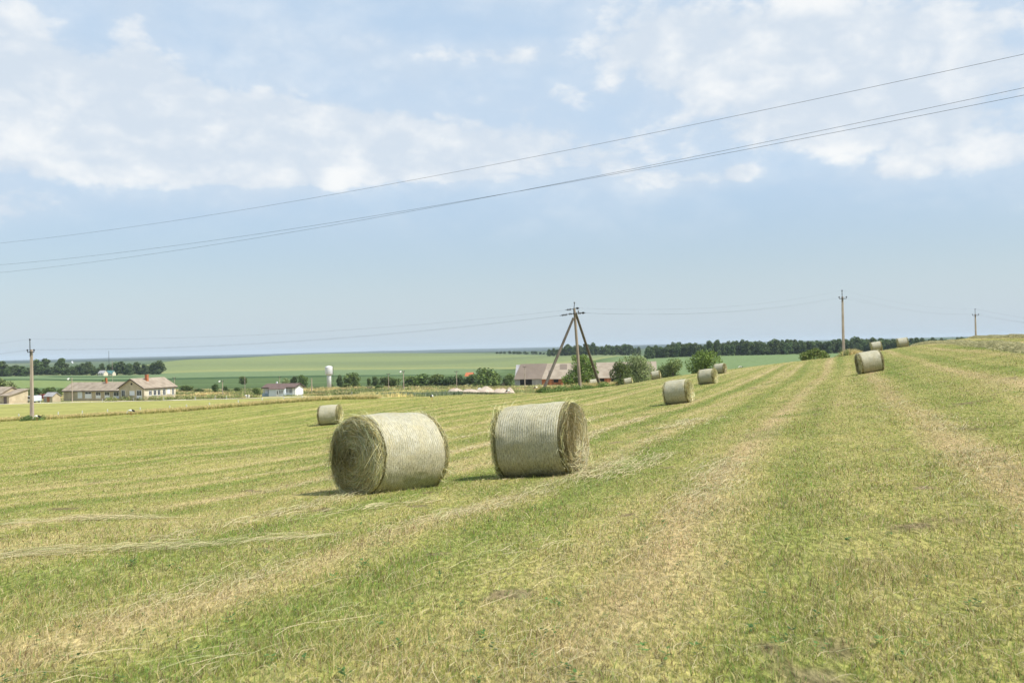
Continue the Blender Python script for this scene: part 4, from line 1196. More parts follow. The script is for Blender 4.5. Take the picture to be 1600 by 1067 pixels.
tree('broadleaf_tree', 'broad glossy green bush tree rising above the bales on the slope', 1102, 205, 6.2, 7.2, 105, G_BRIGHT, 5200, 0.17, 0.05)
tree('shrub', 'yellow green shrub peeping over the crest left of the tall pole', 1272, 188, 4.1, 5.4, 106, G_BRIGHT + [(0.2, 0.22, 0.06)], 3000, 0.15, 0.02, trunk=False, cat='shrub',
     lobes=[(-1.9, 0, 1.5, 1.1, 1, 0.8), (-0.8, 0, 1.9, 1.2, 1, 0.8), (0.4, 0, 2.1, 1.2, 1, 0.9), (1.5, 0, 1.9, 1.1, 1, 0.8), (2.3, 0, 1.4, 1, 0.9, 0.7), (0, 0, 1.0, 2.4, 1.5, 0.9)])

# prototypes for the smaller ones (one mesh each)
def proto(seed, h, w, cols, n, size, low, nl):
    lobes = make_lobes(seed, h, w, low, nl)
    V, q, t = leaf_crown(seed, lobes, n, size, cols)
    return np_mesh('crown', V, [q], MAT['leaf'], t)


PB = [proto(201 + i, 10, (6.5, 7.5, 6.0, 8.0, 7.0)[i], G_DARK, 1700, 0.48, 0.02, 10) for i in range(5)]
PS = [proto(221 + i, 6, (6.0, 5.0, 7.0, 5.5)[i], (G_MID, G_DARK, G_MID, G_LIGHT)[i], 1500, 0.30, 0.0, 8) for i in range(4)]


def small_tree(name, label, cat, me, px, Y, s, sz=1.0, group=None, py=575):
    p = at(px, Y, py)
    o = link(name, me); o.location = p; o.scale = (s, s, s * sz); o.rotation_euler = (0, 0, random.uniform(0, 6.28))
    return tag(o, label, cat, group)


# shelter belt on the right
rb = random.Random(5)
for row in range(2):
    px = 858.0 + row * 4
    while px < 1003:
        small_tree('belt_tree', 'dark tree in the left part of the shelter belt behind the barn', 'tree', PB[rb.randrange(5)], px, 1015 + row * 18 + rb.uniform(-6, 6) + abs(px - 930) * 0.2,
                   rb.uniform(0.75, 1.15) * (0.75 if px < 880 else 1.0), rb.uniform(0.9, 1.2), 'left shelter belt trees')
        px += rb.uniform(5, 8)
for row in range(3):
    px = 1012.0 + row * 3
    while px < 1530:
        small_tree('belt_tree', 'dark tree in the long shelter belt along the skyline right of the bales', 'tree', PB[rb.randrange(5)], px, 742 + row * 14 + rb.uniform(-5, 5),
                   rb.uniform(0.84, 1.12) * (0.92 if px < 1040 else 1.0) * (1 - 0.14 * min(1, max(0, (px - 1290) / 210))), rb.uniform(0.8, 1.15), 'long shelter belt trees')
        px += rb.uniform(5, 9)
for px in range(778, 862, 6):
    small_tree('ridge_tree', 'low dark tree on the far ridge left of the shelter belt', 'tree', PB[rb.randrange(5)], px + rb.uniform(-2, 2), 1590 + rb.uniform(0, 40), rb.uniform(0.9, 1.3), rb.uniform(0.25, 0.45), 'ridge trees')

# village trees far left
for px, top, wpx in ((3, 564, 16), (14, 572, 14), (24, 570, 14), (34, 572, 14), (43, 574, 12), (57, 562, 12), (71, 559, 15), (80, 573, 14), (66, 574, 12), (94, 559, 15), (88, 571, 12), (103, 568, 12), (112, 572, 9),
                     (121, 570, 9), (129, 567, 9), (137, 565, 13), (146, 572, 8), (160, 567, 10), (171, 569, 8), (181, 566, 10), (191, 564, 13), (202, 568, 10), (214, 565, 13), (224, 568, 10), (239, 567, 9), (249, 563, 13), (244, 569, 9)):
    Y = 775 if px > 50 else 735
    g = at(px, Y); base = None
    yh = 545 - 0.0233 * (px - 800); basepx = yh + (EYE - g.z) / Y * FPX
    h = max(3.0, (basepx - top) / FPX * Y)
    s = h / 10
    small_tree('village_tree', 'dark green tree in the distant row at the far left', 'tree', PB[rb.randrange(5)], px, Y + rb.uniform(-6, 14), s, 1.0, 'distant village trees').scale = (wpx * Y / FPX / 6.6 * 1.45, wpx * Y / FPX / 6.6 * 1.45, s)

for px in [-8, 0, 8, 17, 27, 38, 46, 54, 63, 74, 84, 92, 100, 108, 117, 126, 134, 143, 155, 184, 196, 209, 219, 230]:
    small_tree('village_tree', 'low dark tree filling the distant row at the far left', 'tree', PB[rb.randrange(5)], px + rb.uniform(-2, 2), (725 if px < 50 else 768) + rb.uniform(0, 20), rb.uniform(0.75, 1.0), rb.uniform(0.6, 0.75), 'low distant village trees')

# hedges and bushes round the houses and across the valley
SH = [(-4, 590, 28, 325, 'bright green bush behind the house at the left edge', 3), (14, 595, 18, 330, 'green bush right behind the house at the left edge', 3),
      (335, 600, 13, 345, 'dark narrow bush in the weeds left of the lamp post', 1), (379, 588, 13, 470, 'round bush left of the thin grey post', 0),
      (399, 606, 12, 300, 'leafy bush touching the left wall of the white house', 0), (446, 590, 13, 390, 'olive bush just behind the white house roof', 3), (459, 588, 12, 395, 'rounded dark bush behind the white house', 1),
      (472, 586, 15, 395, 'taller bush behind the right end of the white house', 0), (531, 586, 10, 400, 'small dark tree right of the water tower', 1), (553, 582, 27, 380, 'big round tree between the water tower and the tall lamp post', 2),
      (541, 599, 15, 370, 'low bush at the foot of the big round tree', 0), (576, 591, 7, 400, 'little bush between two trees right of the water tower', 0), (586, 588, 11, 395, 'dark upright bush left of the tall lamp post', 1),
      (606, 589, 32, 375, 'wide green thicket behind the thin dark pole', 0), (591, 602, 14, 350, 'low spreading bush in front of the thicket', 0),
      (641, 588, 27, 370, 'thicket right of the tall lamp post', 0), (661, 584, 32, 372, 'tall middle part of the long thicket', 2), (682, 585, 28, 372, 'right hand hump of the long thicket', 0), (700, 588, 24, 370, 'thicket left of the thin white pole', 1),
      (716, 586, 22, 362, 'thicket beside the red roofed hut', 1), (736, 585, 20, 360, 'dark bush in front of the red roofed hut', 1), (754, 575, 40, 352, 'big bright tree behind the sand heaps', 2), (774, 583, 24, 360, 'dark tree to the right of the big bright tree', 1),
      (796, 584, 15, 372, 'small tree at the left corner of the barn', 0), (790, 590, 12, 366, 'low bush at the left corner of the barn', 1),
      (161, 593, 13, 335, 'green tree top behind the long house roof', 0), (515, 600, 10, 388, 'dark bush at the foot of the water tower', 1), (352, 603, 9, 360, 'small dark bush right of the lamp post', 1), (370, 605, 10, 350, 'small shrub left of the white house', 1),
      (290, 602, 22, 360, 'green bushes right of the old house', 0), (310, 607, 16, 350, 'low green bush in the weeds right of the old house', 1)]
for px, top, wpx, Y, lab, k in SH:
    g = at(px, Y); yh = 545 - 0.0233 * (px - 800); basepx = yh + (EYE - g.z) / Y * FPX
    h = max(1.2, (basepx - top) / FPX * Y)
    o = small_tree('bush', lab, 'bush', PS[k], px, Y, 1.0)
    ww = wpx * Y / FPX / (6.0, 5.0, 7.0, 5.5)[k] * 1.35
    o.scale = (ww, ww, h / 6)
# hedge at the left behind the yard
for i, px in enumerate(range(22, 100, 9)):
    o = small_tree('hedge_bush', 'dark green hedge bush behind the farm yard at the left', 'bush', PS[i % 3], px + rb.uniform(-2, 2), 345 + rb.uniform(-6, 6), 0.62, rb.uniform(0.7, 1.0), 'yard hedge')
# grey bare shrubs
for px, Y, lab in ((577, 345, 'bare grey brown shrub before the thicket'), (784, 360, 'bare grey shrub left of the barn')):
    p = at(px, Y); mb = MB(); rr = random.Random(px)
    for i in range(46):
        a = rr.uniform(0, 2 * PI); l = rr.uniform(0.8, 2.1); e = Vector((math.cos(a) * l * 0.7, math.sin(a) * l * 0.7, l * rr.uniform(0.6, 1.0)))
        mb.tube([(0, 0, -0.1), e * 0.5 + Vector((0, 0, 0.2)), e], [0.06, 0.045, 0.025], 4)
    o = mb.build('bare_shrub', MAT['wood_grey']); o.location = p; tag(o, lab, 'shrub')


# ------------------------------------------------------------------ poles and wires
def ppt(ob, v): return Vector(ob.location) + Vector(v)


def utility_pole(label, px, Y, py, h, lean=(0, 0), spike=1.0, arm=0.6, r=0.16, group=None):
    p = at(px, Y, py)
    o = thing('utility_pole', label, 'utility pole', p, 0, group)
    lx, ly = lean
    top = Vector((lx, ly, h))
    mb = MB(); a, b = r * 1.25, r * 0.8
    v0 = [Vector((sx * a, sy * a, -0.6)) for sx, sy in ((-1, -1), (1, -1), (1, 1), (-1, 1))]
    v1 = [top + Vector((sx * b, sy * b, 0)) for sx, sy in ((-1, -1), (1, -1), (1, 1), (-1, 1))]
    q = [mb.bm.verts.new(v) for v in v0 + v1]
    for i in range(4): mb.bm.faces.new((q[i], q[(i + 1) % 4], q[4 + (i + 1) % 4], q[4 + i]))
    mb.bm.faces.new(q[:4][::-1]); mb.bm.faces.new(q[4:])
    bmesh.ops.bevel(mb.bm, geom=mb.bm.edges[:], offset=0.03, segments=1, affect='EDGES')
    mb.build('pole', MAT['concrete'], o)
    s = MB(); s.tube([top + Vector((-b * 0.7, -b - 0.03, -0.9)), top + Vector((-b * 0.7, -b - 0.03, spike))], 0.055, 6); s.build('steel_spike', MAT['steel'], o)
    c = MB(); za = h - 0.35
    c.box((lx - arm, ly - b - 0.10, za - 0.05), (lx + arm, ly - b - 0.005, za + 0.05)); c.build('crossarm', MAT['steel'], o)
    tops = []
    for pos in ((lx - arm, ly - b - 0.05, za + 0.05), (lx + arm, ly - b - 0.05, za + 0.05), (lx - b * 0.7, ly - b - 0.03, h + spike)):
        i = MB(); i.tube([Vector(pos), Vector(pos) + Vector((0, 0, 0.10)), Vector(pos) + Vector((0, 0, 0.16)), Vector(pos) + Vector((0, 0, 0.27)), Vector(pos) + Vector((0, 0, 0.33))], [0.03, 0.05, 0.12, 0.11, 0.05], 8)
        i.build('insulator', MAT['insul'], o)
        tops.append(p + Vector(pos) + Vector((0, 0, 0.28)))
    return o, tops


gp = 'concrete poles carrying the power line across the field'
poleL, tL = utility_pole('slender concrete pole at the far left standing in the golden grass strip', 50, 128, 655, 9.0, (0.10, 0), 1.05, 0.42, 0.17, gp)
poleR, tR = utility_pole('tall straight concrete pole on the crest before the tree belt', 1318, 170, 550, 10.3, (0.05, 0), 0.8, 0.62, 0.17, gp)
poleF, tF = utility_pole('distant concrete pole standing on the skyline at the right', 1525, 245, 535, 9.4, (0, 0), 1.0, 0.75, 0.17, gp)

# braced corner pole
pm = P_MID.copy()
br = thing('braced_pole', 'weathered corner pole propped by two long slanting struts', 'utility pole', pm)
def wpole(name, a, b, r0, r1, parent, mat='wood_grey'):
    mb = MB(); mb.tube([a, Vector(a).lerp(Vector(b), 0.5), b], [r0, (r0 + r1) / 2, r1], 10); return mb.build(name, MAT[mat], parent)
ptop = point(897.3, 481.5, 115) - pm
wpole('pole', (0, 0, -0.6), ptop, 0.21, 0.14, br, 'pole_brown')
sl = at(847, 112.5, 611); sr_ = at(938.5, 124, 597)
l_top = point(896, 497, 114.6) - pm; r_top = point(899.5, 489, 115.4) - pm
wpole('strut', (sl - pm) + Vector((-0.2, 0, -0.5)), l_top, 0.175, 0.14, br)
wpole('strut', (sr_ - pm) + Vector((0.1, 0, -0.5)), r_top, 0.175, 0.14, br)
arm_y = point(897.5, 490, 115) - pm
c = MB(); c.tube([arm_y + Vector((-0.62, -0.20, -0.06)), arm_y + Vector((0.72, -0.20, 0.06))], 0.05, 6); c.build('crossarm', MAT['steel'], br)
c = MB(); c.tube([ptop + Vector((-0.12, -0.16, -0.7)), ptop + Vector((0.02, -0.16, 0.45))], 0.045, 6); c.build('steel_spike', MAT['steel'], br)
def strain(a, d, nd=4):
    """a string of discs along d ending the wire"""
    d = Vector(d).normalized(); a = Vector(a); mb = MB()
    pts, rad = [a], [0.03]
    for k in range(nd):
        q = a + d * (0.25 + 0.16 * k); pts += [q, q + d * 0.04, q + d * 0.09, q + d * 0.11]; rad += [0.035, 0.13, 0.12, 0.035]
    e = a + d * (0.25 + 0.16 * nd + 0.2); pts.append(e); rad.append(0.025)
    mb.tube(pts, rad, 8); mb.build('strain_insulator', MAT['insul'], br)
    return e
dl = (P_LEFT - pm).normalized(); dr = (P_RIGHT - pm).normalized()
eL = [strain(arm_y + Vector((-0.62, -0.2, -0.06)), dl + Vector((0, -0.1, -0.1)), 4), strain(arm_y + Vector((-0.1, -0.3, 0.0)), dl + Vector((0, -0.3, -0.06)), 2), strain(ptop + Vector((-0.15, -0.15, -0.1)), dl + Vector((0, 0, -0.08)), 3)]
eR = [strain(arm_y + Vector((0.2, -0.2, 0.0)), dr + Vector((0, -0.6, 0)), 2), strain(arm_y + Vector((0.72, -0.2, 0.06)), dr + Vector((0, -0.2, -0.03)), 2), strain(ptop + Vector((0.12, -0.1, -0.02)), dr + Vector((0, 0, -0.02)), 2)]
for q in (arm_y + Vector((0.45, -0.2, 0.05)), ptop + Vector((0.02, -0.16, 0.42))):
    i = MB(); i.tube([q, q + Vector((0, 0, 0.12)), q + Vector((0, 0, 0.2)), q + Vector((0, 0, 0.3))], [0.03, 0.05, 0.10, 0.05], 8); i.build('insulator', MAT['insul'], br)


def wire(label, pts, sag, r, group, nseg=24):
    a, b = Vector(pts[0]), Vector(pts[1]); mb = MB()
    P = [a.lerp(b, k / nseg) - Vector((0, 0, sag * 4 * (k / nseg) * (1 - k / nseg))) for k in range(nseg + 1)]
    mb.tube(P, r, 5, False); o = mb.build('overhead_wire', MAT['wire'])
    return tag(o, label, 'wire', group)


lw = pm + Vector((0, 0, 0))
for k, (nm, sg) in enumerate((('lower left', 1.1), ('lower right', 1.05), ('upper', 1.0))):
    wire('thin %s wire between the far left pole and the braced pole' % nm, (tL[k], lw + eL[k]), sg, 0.005, 'far power line wires')
    wire('thin %s wire between the braced pole and the tall crest pole' % nm, (lw + eR[k], tR[k]), 1.1 + 0.05 * k, 0.005, 'far power line wires')
    wire('thin %s wire between the crest pole and the skyline pole' % nm, (tR[k], tF[k]), 1.0, 0.005, 'far power line wires')
    dv = (P_LEFT - pm); e = tL[k] + Vector((-72, 9, -4.0))
    wire('thin %s wire running left out of view from the far left pole' % nm, (tL[k], e), 1.0, 0.005, 'far power line wires')
    e = tF[k] + Vector((60, 55, -3.0))
    wire('thin %s wire dropping behind the hill from the skyline pole' % nm, (tF[k], e), 1.0, 0.010, 'far power line wires')


def sky_wire(label, pl, offs):
    """pl: three points (px, py); the wire hangs over the plan line of a nearer power line"""
    A = np.array([13.4, 26.0]); B = np.array([-32.0, 63.0]); d = (B - A) / np.linalg.norm(B - A); nr = np.array([d[1], -d[0]])
    A = A + nr * offs; ts, zs = [], []
    for px, py in pl:
        D = ray(px, py)
        # A + d t = (D.x s, s)
        s = (A[0] * d[1] - A[1] * d[0]) / (D.x * d[1] - d[0])
        t = (s - A[1]) / d[1]
        ts.append(t); zs.append(EYE + D.z * s)
    cf = np.polyfit(ts, zs, 2)
    T = np.linspace(min(ts) - 22, max(ts) + 22, 60)
    mb = MB(); mb.tube([(A[0] + d[0] * t, A[1] + d[1] * t, np.polyval(cf, t)) for t in T], 0.0052, 6, False)
    tag(mb.build('overhead_wire', MAT['wire']), label, 'wire', 'near overhead wires crossing the sky')


sky_wire('topmost of the three long wires crossing the sky', [(0, 380), (800, 252), (1600, 85)], 0.0)
sky_wire('middle long wire at the left that crosses its neighbour mid sky', [(0, 414), (800, 301), (1600, 149)], -0.7)
sky_wire('lowest long wire at the left that crosses its neighbour mid sky', [(0, 426), (800, 301), (1600, 137.5)], 0.7)


# village posts
def small_post(label, px, Y, py_top, r=0.11, lamp=False, arm=True, mat='concrete'):
    p = at(px, Y); top = point(px, py_top, Y); h = top.z - p.z
    o = thing('village_post', label, 'post', p, 0)
    mb = MB(); mb.tube([(0, 0, -0.4), (0, 0, h)], [r * 1.2, r * 0.8], 8); mb.build('pole', MAT[mat], o)
    if arm:
        c = MB(); c.box((-0.5, -r - 0.07, h - 0.4), (0.5, -r + 0.02, h - 0.32)); c.build('crossarm', MAT['steel'], o)
        for sx in (-0.45, 0.0, 0.45):
            i = MB(); z = h - 0.32; i.tube([(sx, -r - 0.02, z), (sx, -r - 0.02, z + 0.1), (sx, -r - 0.02, z + 0.25)], [0.03, 0.09, 0.06], 6); i.build('insulator', MAT['insul'], o)
    if lamp:
        c = MB(); c.tube([(0, 0, h - 0.3), (-0.35, -0.3, h - 0.1), (-0.6, -0.5, h - 0.15)], 0.035, 6)
        c.build('lamp_arm', MAT['steel'], o)
        c = MB(); c.tube([(-0.5, -0.45, h - 0.16), (-0.75, -0.6, h - 0.3), (-0.9, -0.72, h - 0.55)], [0.1, 0.25, 0.28], 10)
        c.build('lamp_head', MAT['white_paint'], o)
    return o


small_post('lamp post with white head before the long house', 112, 283, 590, 0.12, True, False)
small_post('very thin pale mast rising behind the long house', 175.5, 330, 563, 0.05, False, False)
small_post('post at the right corner of the old house', 272, 300, 589, 0.10)
small_post('post with two white lamp heads in the weeds right of the old house', 347, 318, 594, 0.13, True, True)
small_post('thin grey post left of the white house', 382, 310, 588, 0.07, False, False)
small_post('dark post sticking up behind the white house roof', 436.5, 345, 588, 0.10)
small_post('stout post between the white house and the water tower', 486.5, 330, 591, 0.17, False, False)
small_post('thin dark pole before the wide thicket', 606.5, 310, 583, 0.09)
small_post('tall lamp post beside the long thicket', 630, 300, 579, 0.14, True, True)
small_post('thin pale pole left of the sand heaps', 713, 290, 579, 0.10)
small_post('grey post before the dark doorway of the barn', 819.5, 330, 572, 0.16)
small_post('far radio mast on the plain at the left', 170.5, 2000, 548, 0.45, False, False, 'steel')

# white stakes
gs = 'white stakes along the golden grass strip'
stake = None
def mk_stake(px, py, Y, h, label, group):
    global stake
    p = at(px, Y, py)
    if stake is None:
        mb = MB(); mb.box((-0.05, -0.05, -0.3), (0.05, 0.05, 0.93)); mb.prism([(-0.05, -0.05, 0.93), (0.05, -0.05, 0.93), (0, -0.05, 1.0)], 0, (0, 0.1, 0))
        o = mb.build('stake', MAT['white_paint']); stake = o
    else:
        o = stake.copy(); COL.objects.link(o)
    o.location = p; o.scale = (1, 1, h); o.rotation_euler = (random.uniform(-.05, .05), random.uniform(-.05, .05), 0)
    tag(o, label, 'stake', group)
for px, py in ((29.4, 654), (91, 651), (128.5, 649), (168, 647), (219.5, 644), (265, 642), (291.6, 640), (327.5, 638), (372.5, 635), (409.6, 632), (444, 630), (472, 628)):
    x = at(px, 128, py).x; mk_stake(px, py, float(strip_y(x)) + 4.6, 0.72, 'short white stake behind the golden grass strip', gs)
for px in (63, 160, 209, 256, 305, 336, 354, 550):
    mk_stake(px, 622, 277.5, 1.0, 'short white stake beside the dirt road', 'white stakes beside the dirt road')


# ------------------------------------------------------------------ buildings
def gable_house(parent, w, d, he, hr, wallmat, roofmat, over=0.35, hip_l=0.0, hip_r=0.0, eave=True, wall_name='wall', roof_name='roof'):
    """front along local x 0..w at y=0, depth d to +y, ridge along x"""
    mb = MB()
    mb.prism([(0, 0, -0.6), (0, d, -0.6), (0, d, he), (0, d / 2, hr - 0.12), (0, 0, he)], 0, (w, 0, 0))
    mb.build(wall_name, wallmat, parent)
    k = (hr - he) / (d / 2); o = over
    zf = he - k * o
    rf = MB(); t = 0.13
    A = [(-o, -o, zf), (w + o, -o, zf), (w + o - hip_r, d / 2, hr), (-o + hip_l, d / 2, hr)]
    B = [(w + o, d + o, zf), (-o, d + o, zf), (-o + hip_l, d / 2, hr), (w + o - hip_r, d / 2, hr)]
    for P in (A, B):
        up_ = [Vector(p) + Vector((0, 0, t)) for p in P]; lo = [Vector(p) for p in P]
        v = [rf.bm.verts.new(p) for p in lo + up_]
        rf.bm.faces.new(v[:4][::-1]); rf.bm.faces.new(v[4:])
        for i in range(4): rf.bm.faces.new((v[i], v[(i + 1) % 4], v[4 + (i + 1) % 4], v[4 + i]))
    r = rf.build(roof_name, roofmat, parent)
    return r


def opening(parent, name, x0, x1, z0, z1, y=0.0, glass='glass', frame='frame', mull=1, axis='x', low=None):
    """a window or door standing 4 cm proud of the wall at y (or on the side wall when axis='y')"""
    def bx(mb, a, b, c, d, p, q):
        if axis == 'x': mb.box((a, y - q, c), (b, y - p, d))
        else: mb.box((y + p, a, c), (y + q, b, d))
    mb = MB(); bx(mb, x0, x1, z0, z1, -0.05, 0.03); o = mb.build(name, MAT[glass], parent)
    f = MB(); t = 0.09
    bx(f, x0 - t, x0, z0 - t, z1 + t, -0.05, 0.06); bx(f, x1, x1 + t, z0 - t, z1 + t, -0.05, 0.06)
    bx(f, x0, x1, z1, z1 + t, -0.05, 0.06); bx(f, x0, x1, z0 - t, z0, -0.05, 0.06)
    for k in range(mull):
        xm = x0 + (x1 - x0) * (k + 1) / (mull + 1); bx(f, xm - 0.035, xm + 0.035, z0, z1, 0.032, 0.055)
    f.build('frame', MAT[frame], o)
    if low:
        l = MB(); bx(l, x0, x1, z0, z0 + low, 0.034, 0.062); l.build('panel', MAT['frame'], o)
    return o


# old house: cross wing with its gable to the front, and the long wing to its left
TH = R(24)
corner = at(225, 284, 620)                     # front right corner of the gabled wing
oh = thing('old_house', 'long old beige house with a gabled wing, grey slate roofs and brick chimneys', 'house', corner, -TH)
mpx = 284 / FPX
WG = 47 * mpx / math.cos(TH) * 1.0; DG = 12.6
# gabled wing: ridge along depth -> build with front along local y; local frame rotated by 90 deg
mb = MB(); he, hr = 3.65, 6.2
mb.prism([(-WG, 0, -0.8), (0, 0, -0.8), (0, 0, he), (-WG / 2, 0, hr - 0.12), (-WG, 0, he)], 0, (0, DG, 0)); mb.build('wall', MAT['wall_beige'], oh)
mb = MB(); mb.box((0.003, 0.02, 1.2), (0.05, DG - 0.02, he - 0.02)); mb.build('sunlit_side', MAT['wall_cream'], oh)  # paler skin: sunlight on the side wall put into its colour
rf = MB(); o_ = 0.45; k = (hr - he) / (WG / 2); t = 0.14
for s in (-1, 1):
    xa = -WG / 2 + s * (WG / 2 + o_); za = he - k * o_
    P = [(xa, -o_, za), (xa, DG + o_, za), (-WG / 2, DG + o_, hr), (-WG / 2, -o_, hr)]
    lo = [Vector(p) for p in P]; v = [rf.bm.verts.new(p) for p in lo + [p + Vector((0, 0, t)) for p in lo]]
    rf.bm.faces.new(v[:4]); rf.bm.faces.new(v[4:][::-1])
    for i in range(4): rf.bm.faces.new((v[i], v[(i + 1) % 4], v[4 + (i + 1) % 4], v[4 + i]))
roofG = rf.build('roof', MAT['slate'], oh)
ev = MB()
for s in (-1, 1):
    xa = -WG / 2 + s * (WG / 2 + o_); za = he - k * o_
    ev.prism([(xa, -o_ - 0.06, za - 0.18), (-WG / 2, -o_ - 0.06, hr - 0.18), (-WG / 2, -o_ - 0.06, hr + 0.10), (xa, -o_ - 0.06, za + 0.10)], 0, (0, 0.05, 0))
ev.prism([(o_ - 0.04, -o_, he - k * o_ - 0.2), (o_ - 0.04, DG + o_, he - k * o_ - 0.2), (o_ - 0.04, DG + o_, he - k * o_ - 0.01), (o_ - 0.04, -o_, he - k * o_ - 0.01)], 0, (0.05, 0, 0))
ev.build('bargeboard', MAT['eave'], oh)
def chimney(parent, x, y, z0, z1, w=0.7, lean=0.0):
    mb = MB(); mb.prism([(x - w / 2, y - w / 2, z0), (x + w / 2, y - w / 2, z0), (x + w / 2 + lean, y - w / 2, z1), (x - w / 2 + lean, y - w / 2, z1)], 0, (0, w, 0))
    mb.box((x - w / 2 + lean - 0.06, y - w / 2 - 0.06, z1 - 0.22), (x + w / 2 + lean + 0.06, y + w / 2 + 0.06, z1 - 0.05)); return mb.build('chimney', MAT['brick'], parent)
chimney(roofG, -WG / 2 + 1.4, 4.6, hr - 1.8, hr + 1.1, 0.75)
opening(oh, 'window', -WG + 1.0, -WG + 2.2, 0.9, 2.9, 0.0, low=None)
opening(oh, 'window', -WG / 2 - 0.6, -WG / 2 + 1.1, 1.6, 2.7, 0.0, 'frame', 'frame', 1)
opening(oh, 'window', -2.6, -0.95, 0.5, 2.85, 0.0, 'glass', 'frame', 1, low=0.95)
mb = MB(); mb.tube([(-WG / 2 + 0.1, -0.04, 4.75), (-WG / 2 + 0.1, 0.02, 4.75)], 0.30, 14); mb.build('attic_vent', MAT['dark'], oh)
for y0, y1, z0, z1, g in ((1.9, 2.9, 1.5, 2.65, 'glass'), (3.7, 4.7, 1.35, 2.75, 'glass'), (5.3, 6.3, 1.35, 2.75, 'glass'), (7.4, 8.4, 1.3, 2.8, 'glass'), (9.2, 10.2, 1.6, 2.85, 'frame'), (11.1, 11.8, 1.2, 2.95, 'glass')):
    opening(oh, 'window', y0, y1, z0, z1, 0.05, g, 'frame', 1, 'y')
for y in (0.2, 3.25, 6.85, 10.65, DG - 0.3):
    mb = MB(); mb.box((0.055, y - 0.15, 1.2), (0.14, y + 0.15, he - 0.1)); mb.build('pilaster', MAT['wall_cream'], oh)
# long wing
LW = 118 * mpx / math.cos(TH); DW = 7.4; yw = 1.4
wg = 'long_wing'
mb = MB(); x1 = -WG - 0.003; x0 = x1 - LW + 0.0; heW, hrW = 3.0, 5.15
mb.prism([(x0, yw, -0.9), (x0, yw + DW, -0.9), (x0, yw + DW, heW), (x0, yw + DW / 2, hrW - 0.12), (x0, yw, heW)], 0, (x1 - x0, 0, 0)); mb.build('wing_wall', MAT['wall_beige'], oh)
rf = MB(); kW = (hrW - heW) / (DW / 2)
for s in (-1, 1):
    ya = yw + DW / 2 + s * (DW / 2 + o_); za = heW - kW * o_
    P = [(x0 - o_, ya, za), (x1 + 2.4, ya, za), (x1 + 2.4, yw + DW / 2, hrW), (x0 - o_, yw + DW / 2, hrW)]
    if s < 0: P[1] = (x1 - 0.05, ya, za)
    lo = [Vector(p) for p in P]; v = [rf.bm.verts.new(p) for p in lo + [p + Vector((0, 0, t)) for p in lo]]
    rf.bm.faces.new(v[:4]); rf.bm.faces.new(v[4:][::-1])
    for i in range(4): rf.bm.faces.new((v[i], v[(i + 1) % 4], v[4 + (i + 1) % 4], v[4 + i]))
roofW = rf.build('wing_roof', MAT['slate'], oh)
ev = MB(); ev.prism([(x0 - o_, yw - o_ - 0.05, heW - kW * o_ - 0.16), (x1 - 0.05, yw - o_ - 0.05, heW - kW * o_ - 0.16), (x1 - 0.05, yw - o_ - 0.05, heW - kW * o_ + 0.06), (x0 - o_, yw - o_ - 0.05, heW - kW * o_ + 0.06)], 0, (0, 0.045, 0)); ev.build('fascia', MAT['eave'], oh)
chimney(roofW, x0 + LW * 0.60, yw + DW * 0.42, hrW - 0.7, hrW + 1.35, 0.42, -0.18)
ux = LW / 88
for a, b, g, low in ((22, 28, 'frame', None), (33, 42, 'glass', 1.2), (49, 55.5, 'glass', 0.8), (62, 68.5, 'glass', 0.8), (75, 82, 'glass', 0.6)):
    opening(oh, 'window', x0 + a * ux, x0 + b * ux, 0.7, 2.45, yw, g, 'frame', 1, 'x', low)

# house at the left edge
c2 = at(-21, 287, 625)
lh = thing('edge_house', 'low beige house cut off by the left edge of the photo', 'house', c2, -TH)
gable_house(lh, 5.2, 8.5, 2.75, 4.7, MAT['wall_beige'], MAT['slate'])
ann = MB(); xa = 5.202; wa = 4.2
ann.prism([(xa, -0.2, -0.6), (xa, 6.2, -0.6), (xa, 6.2, 3.9), (xa, -0.2, 2.35)], 0, (wa, 0, 0)); ann.build('annex_wall', MAT['wall_beige'], lh)
rfa = MB(); P = [(xa + 0.04, -0.7, 2.30), (xa + wa + 0.4, -0.7, 2.30), (xa + wa + 0.4, 6.5, 4.04), (xa + 0.04, 6.5, 4.04)]
lo = [Vector(p) for p in P]; v = [rfa.bm.verts.new(p) for p in lo + [p + Vector((0, 0, 0.12)) for p in lo]]
rfa.bm.faces.new(v[:4]); rfa.bm.faces.new(v[4:][::-1])
for i in range(4): rfa.bm.faces.new((v[i], v[(i + 1) % 4], v[4 + (i + 1) % 4], v[4 + i]))
rfa.build('annex_roof', MAT['slate'], lh)
mb = MB(); mb.box((xa + 0.02, -0.23, -0.5), (xa + wa - 0.02, -0.203, 2.2)); mb.build('annex_front', MAT['wall_beige'], lh)
opening(lh, 'window', 3.3, 4.1, 1.0, 2.2)
opening(lh, 'door', xa + 2.2, xa + 3.2, 0.05, 2.0, -0.232, 'door_brown', 'eave', 0)

# tumbledown shed
c3 = at(69, 291, 622)
sh_ = thing('old_shed', 'small crumbling shed with a sagging grey roof left of the long house', 'shed', c3, -TH)
gable_house(sh_, 3.3, 2.9, 1.75, 2.75, MAT['wall_beige'], MAT['block'], 0.25)
mb = MB(); mb.box((1.2, -0.06, 0.1), (2.2, -0.003, 1.6)); mb.build('brick_patch', MAT['brick'], sh_)
mb = MB(); mb.box((0.1, -0.05, 0.1), (0.8, -0.003, 1.55)); mb.build('door', MAT['block'], sh_)

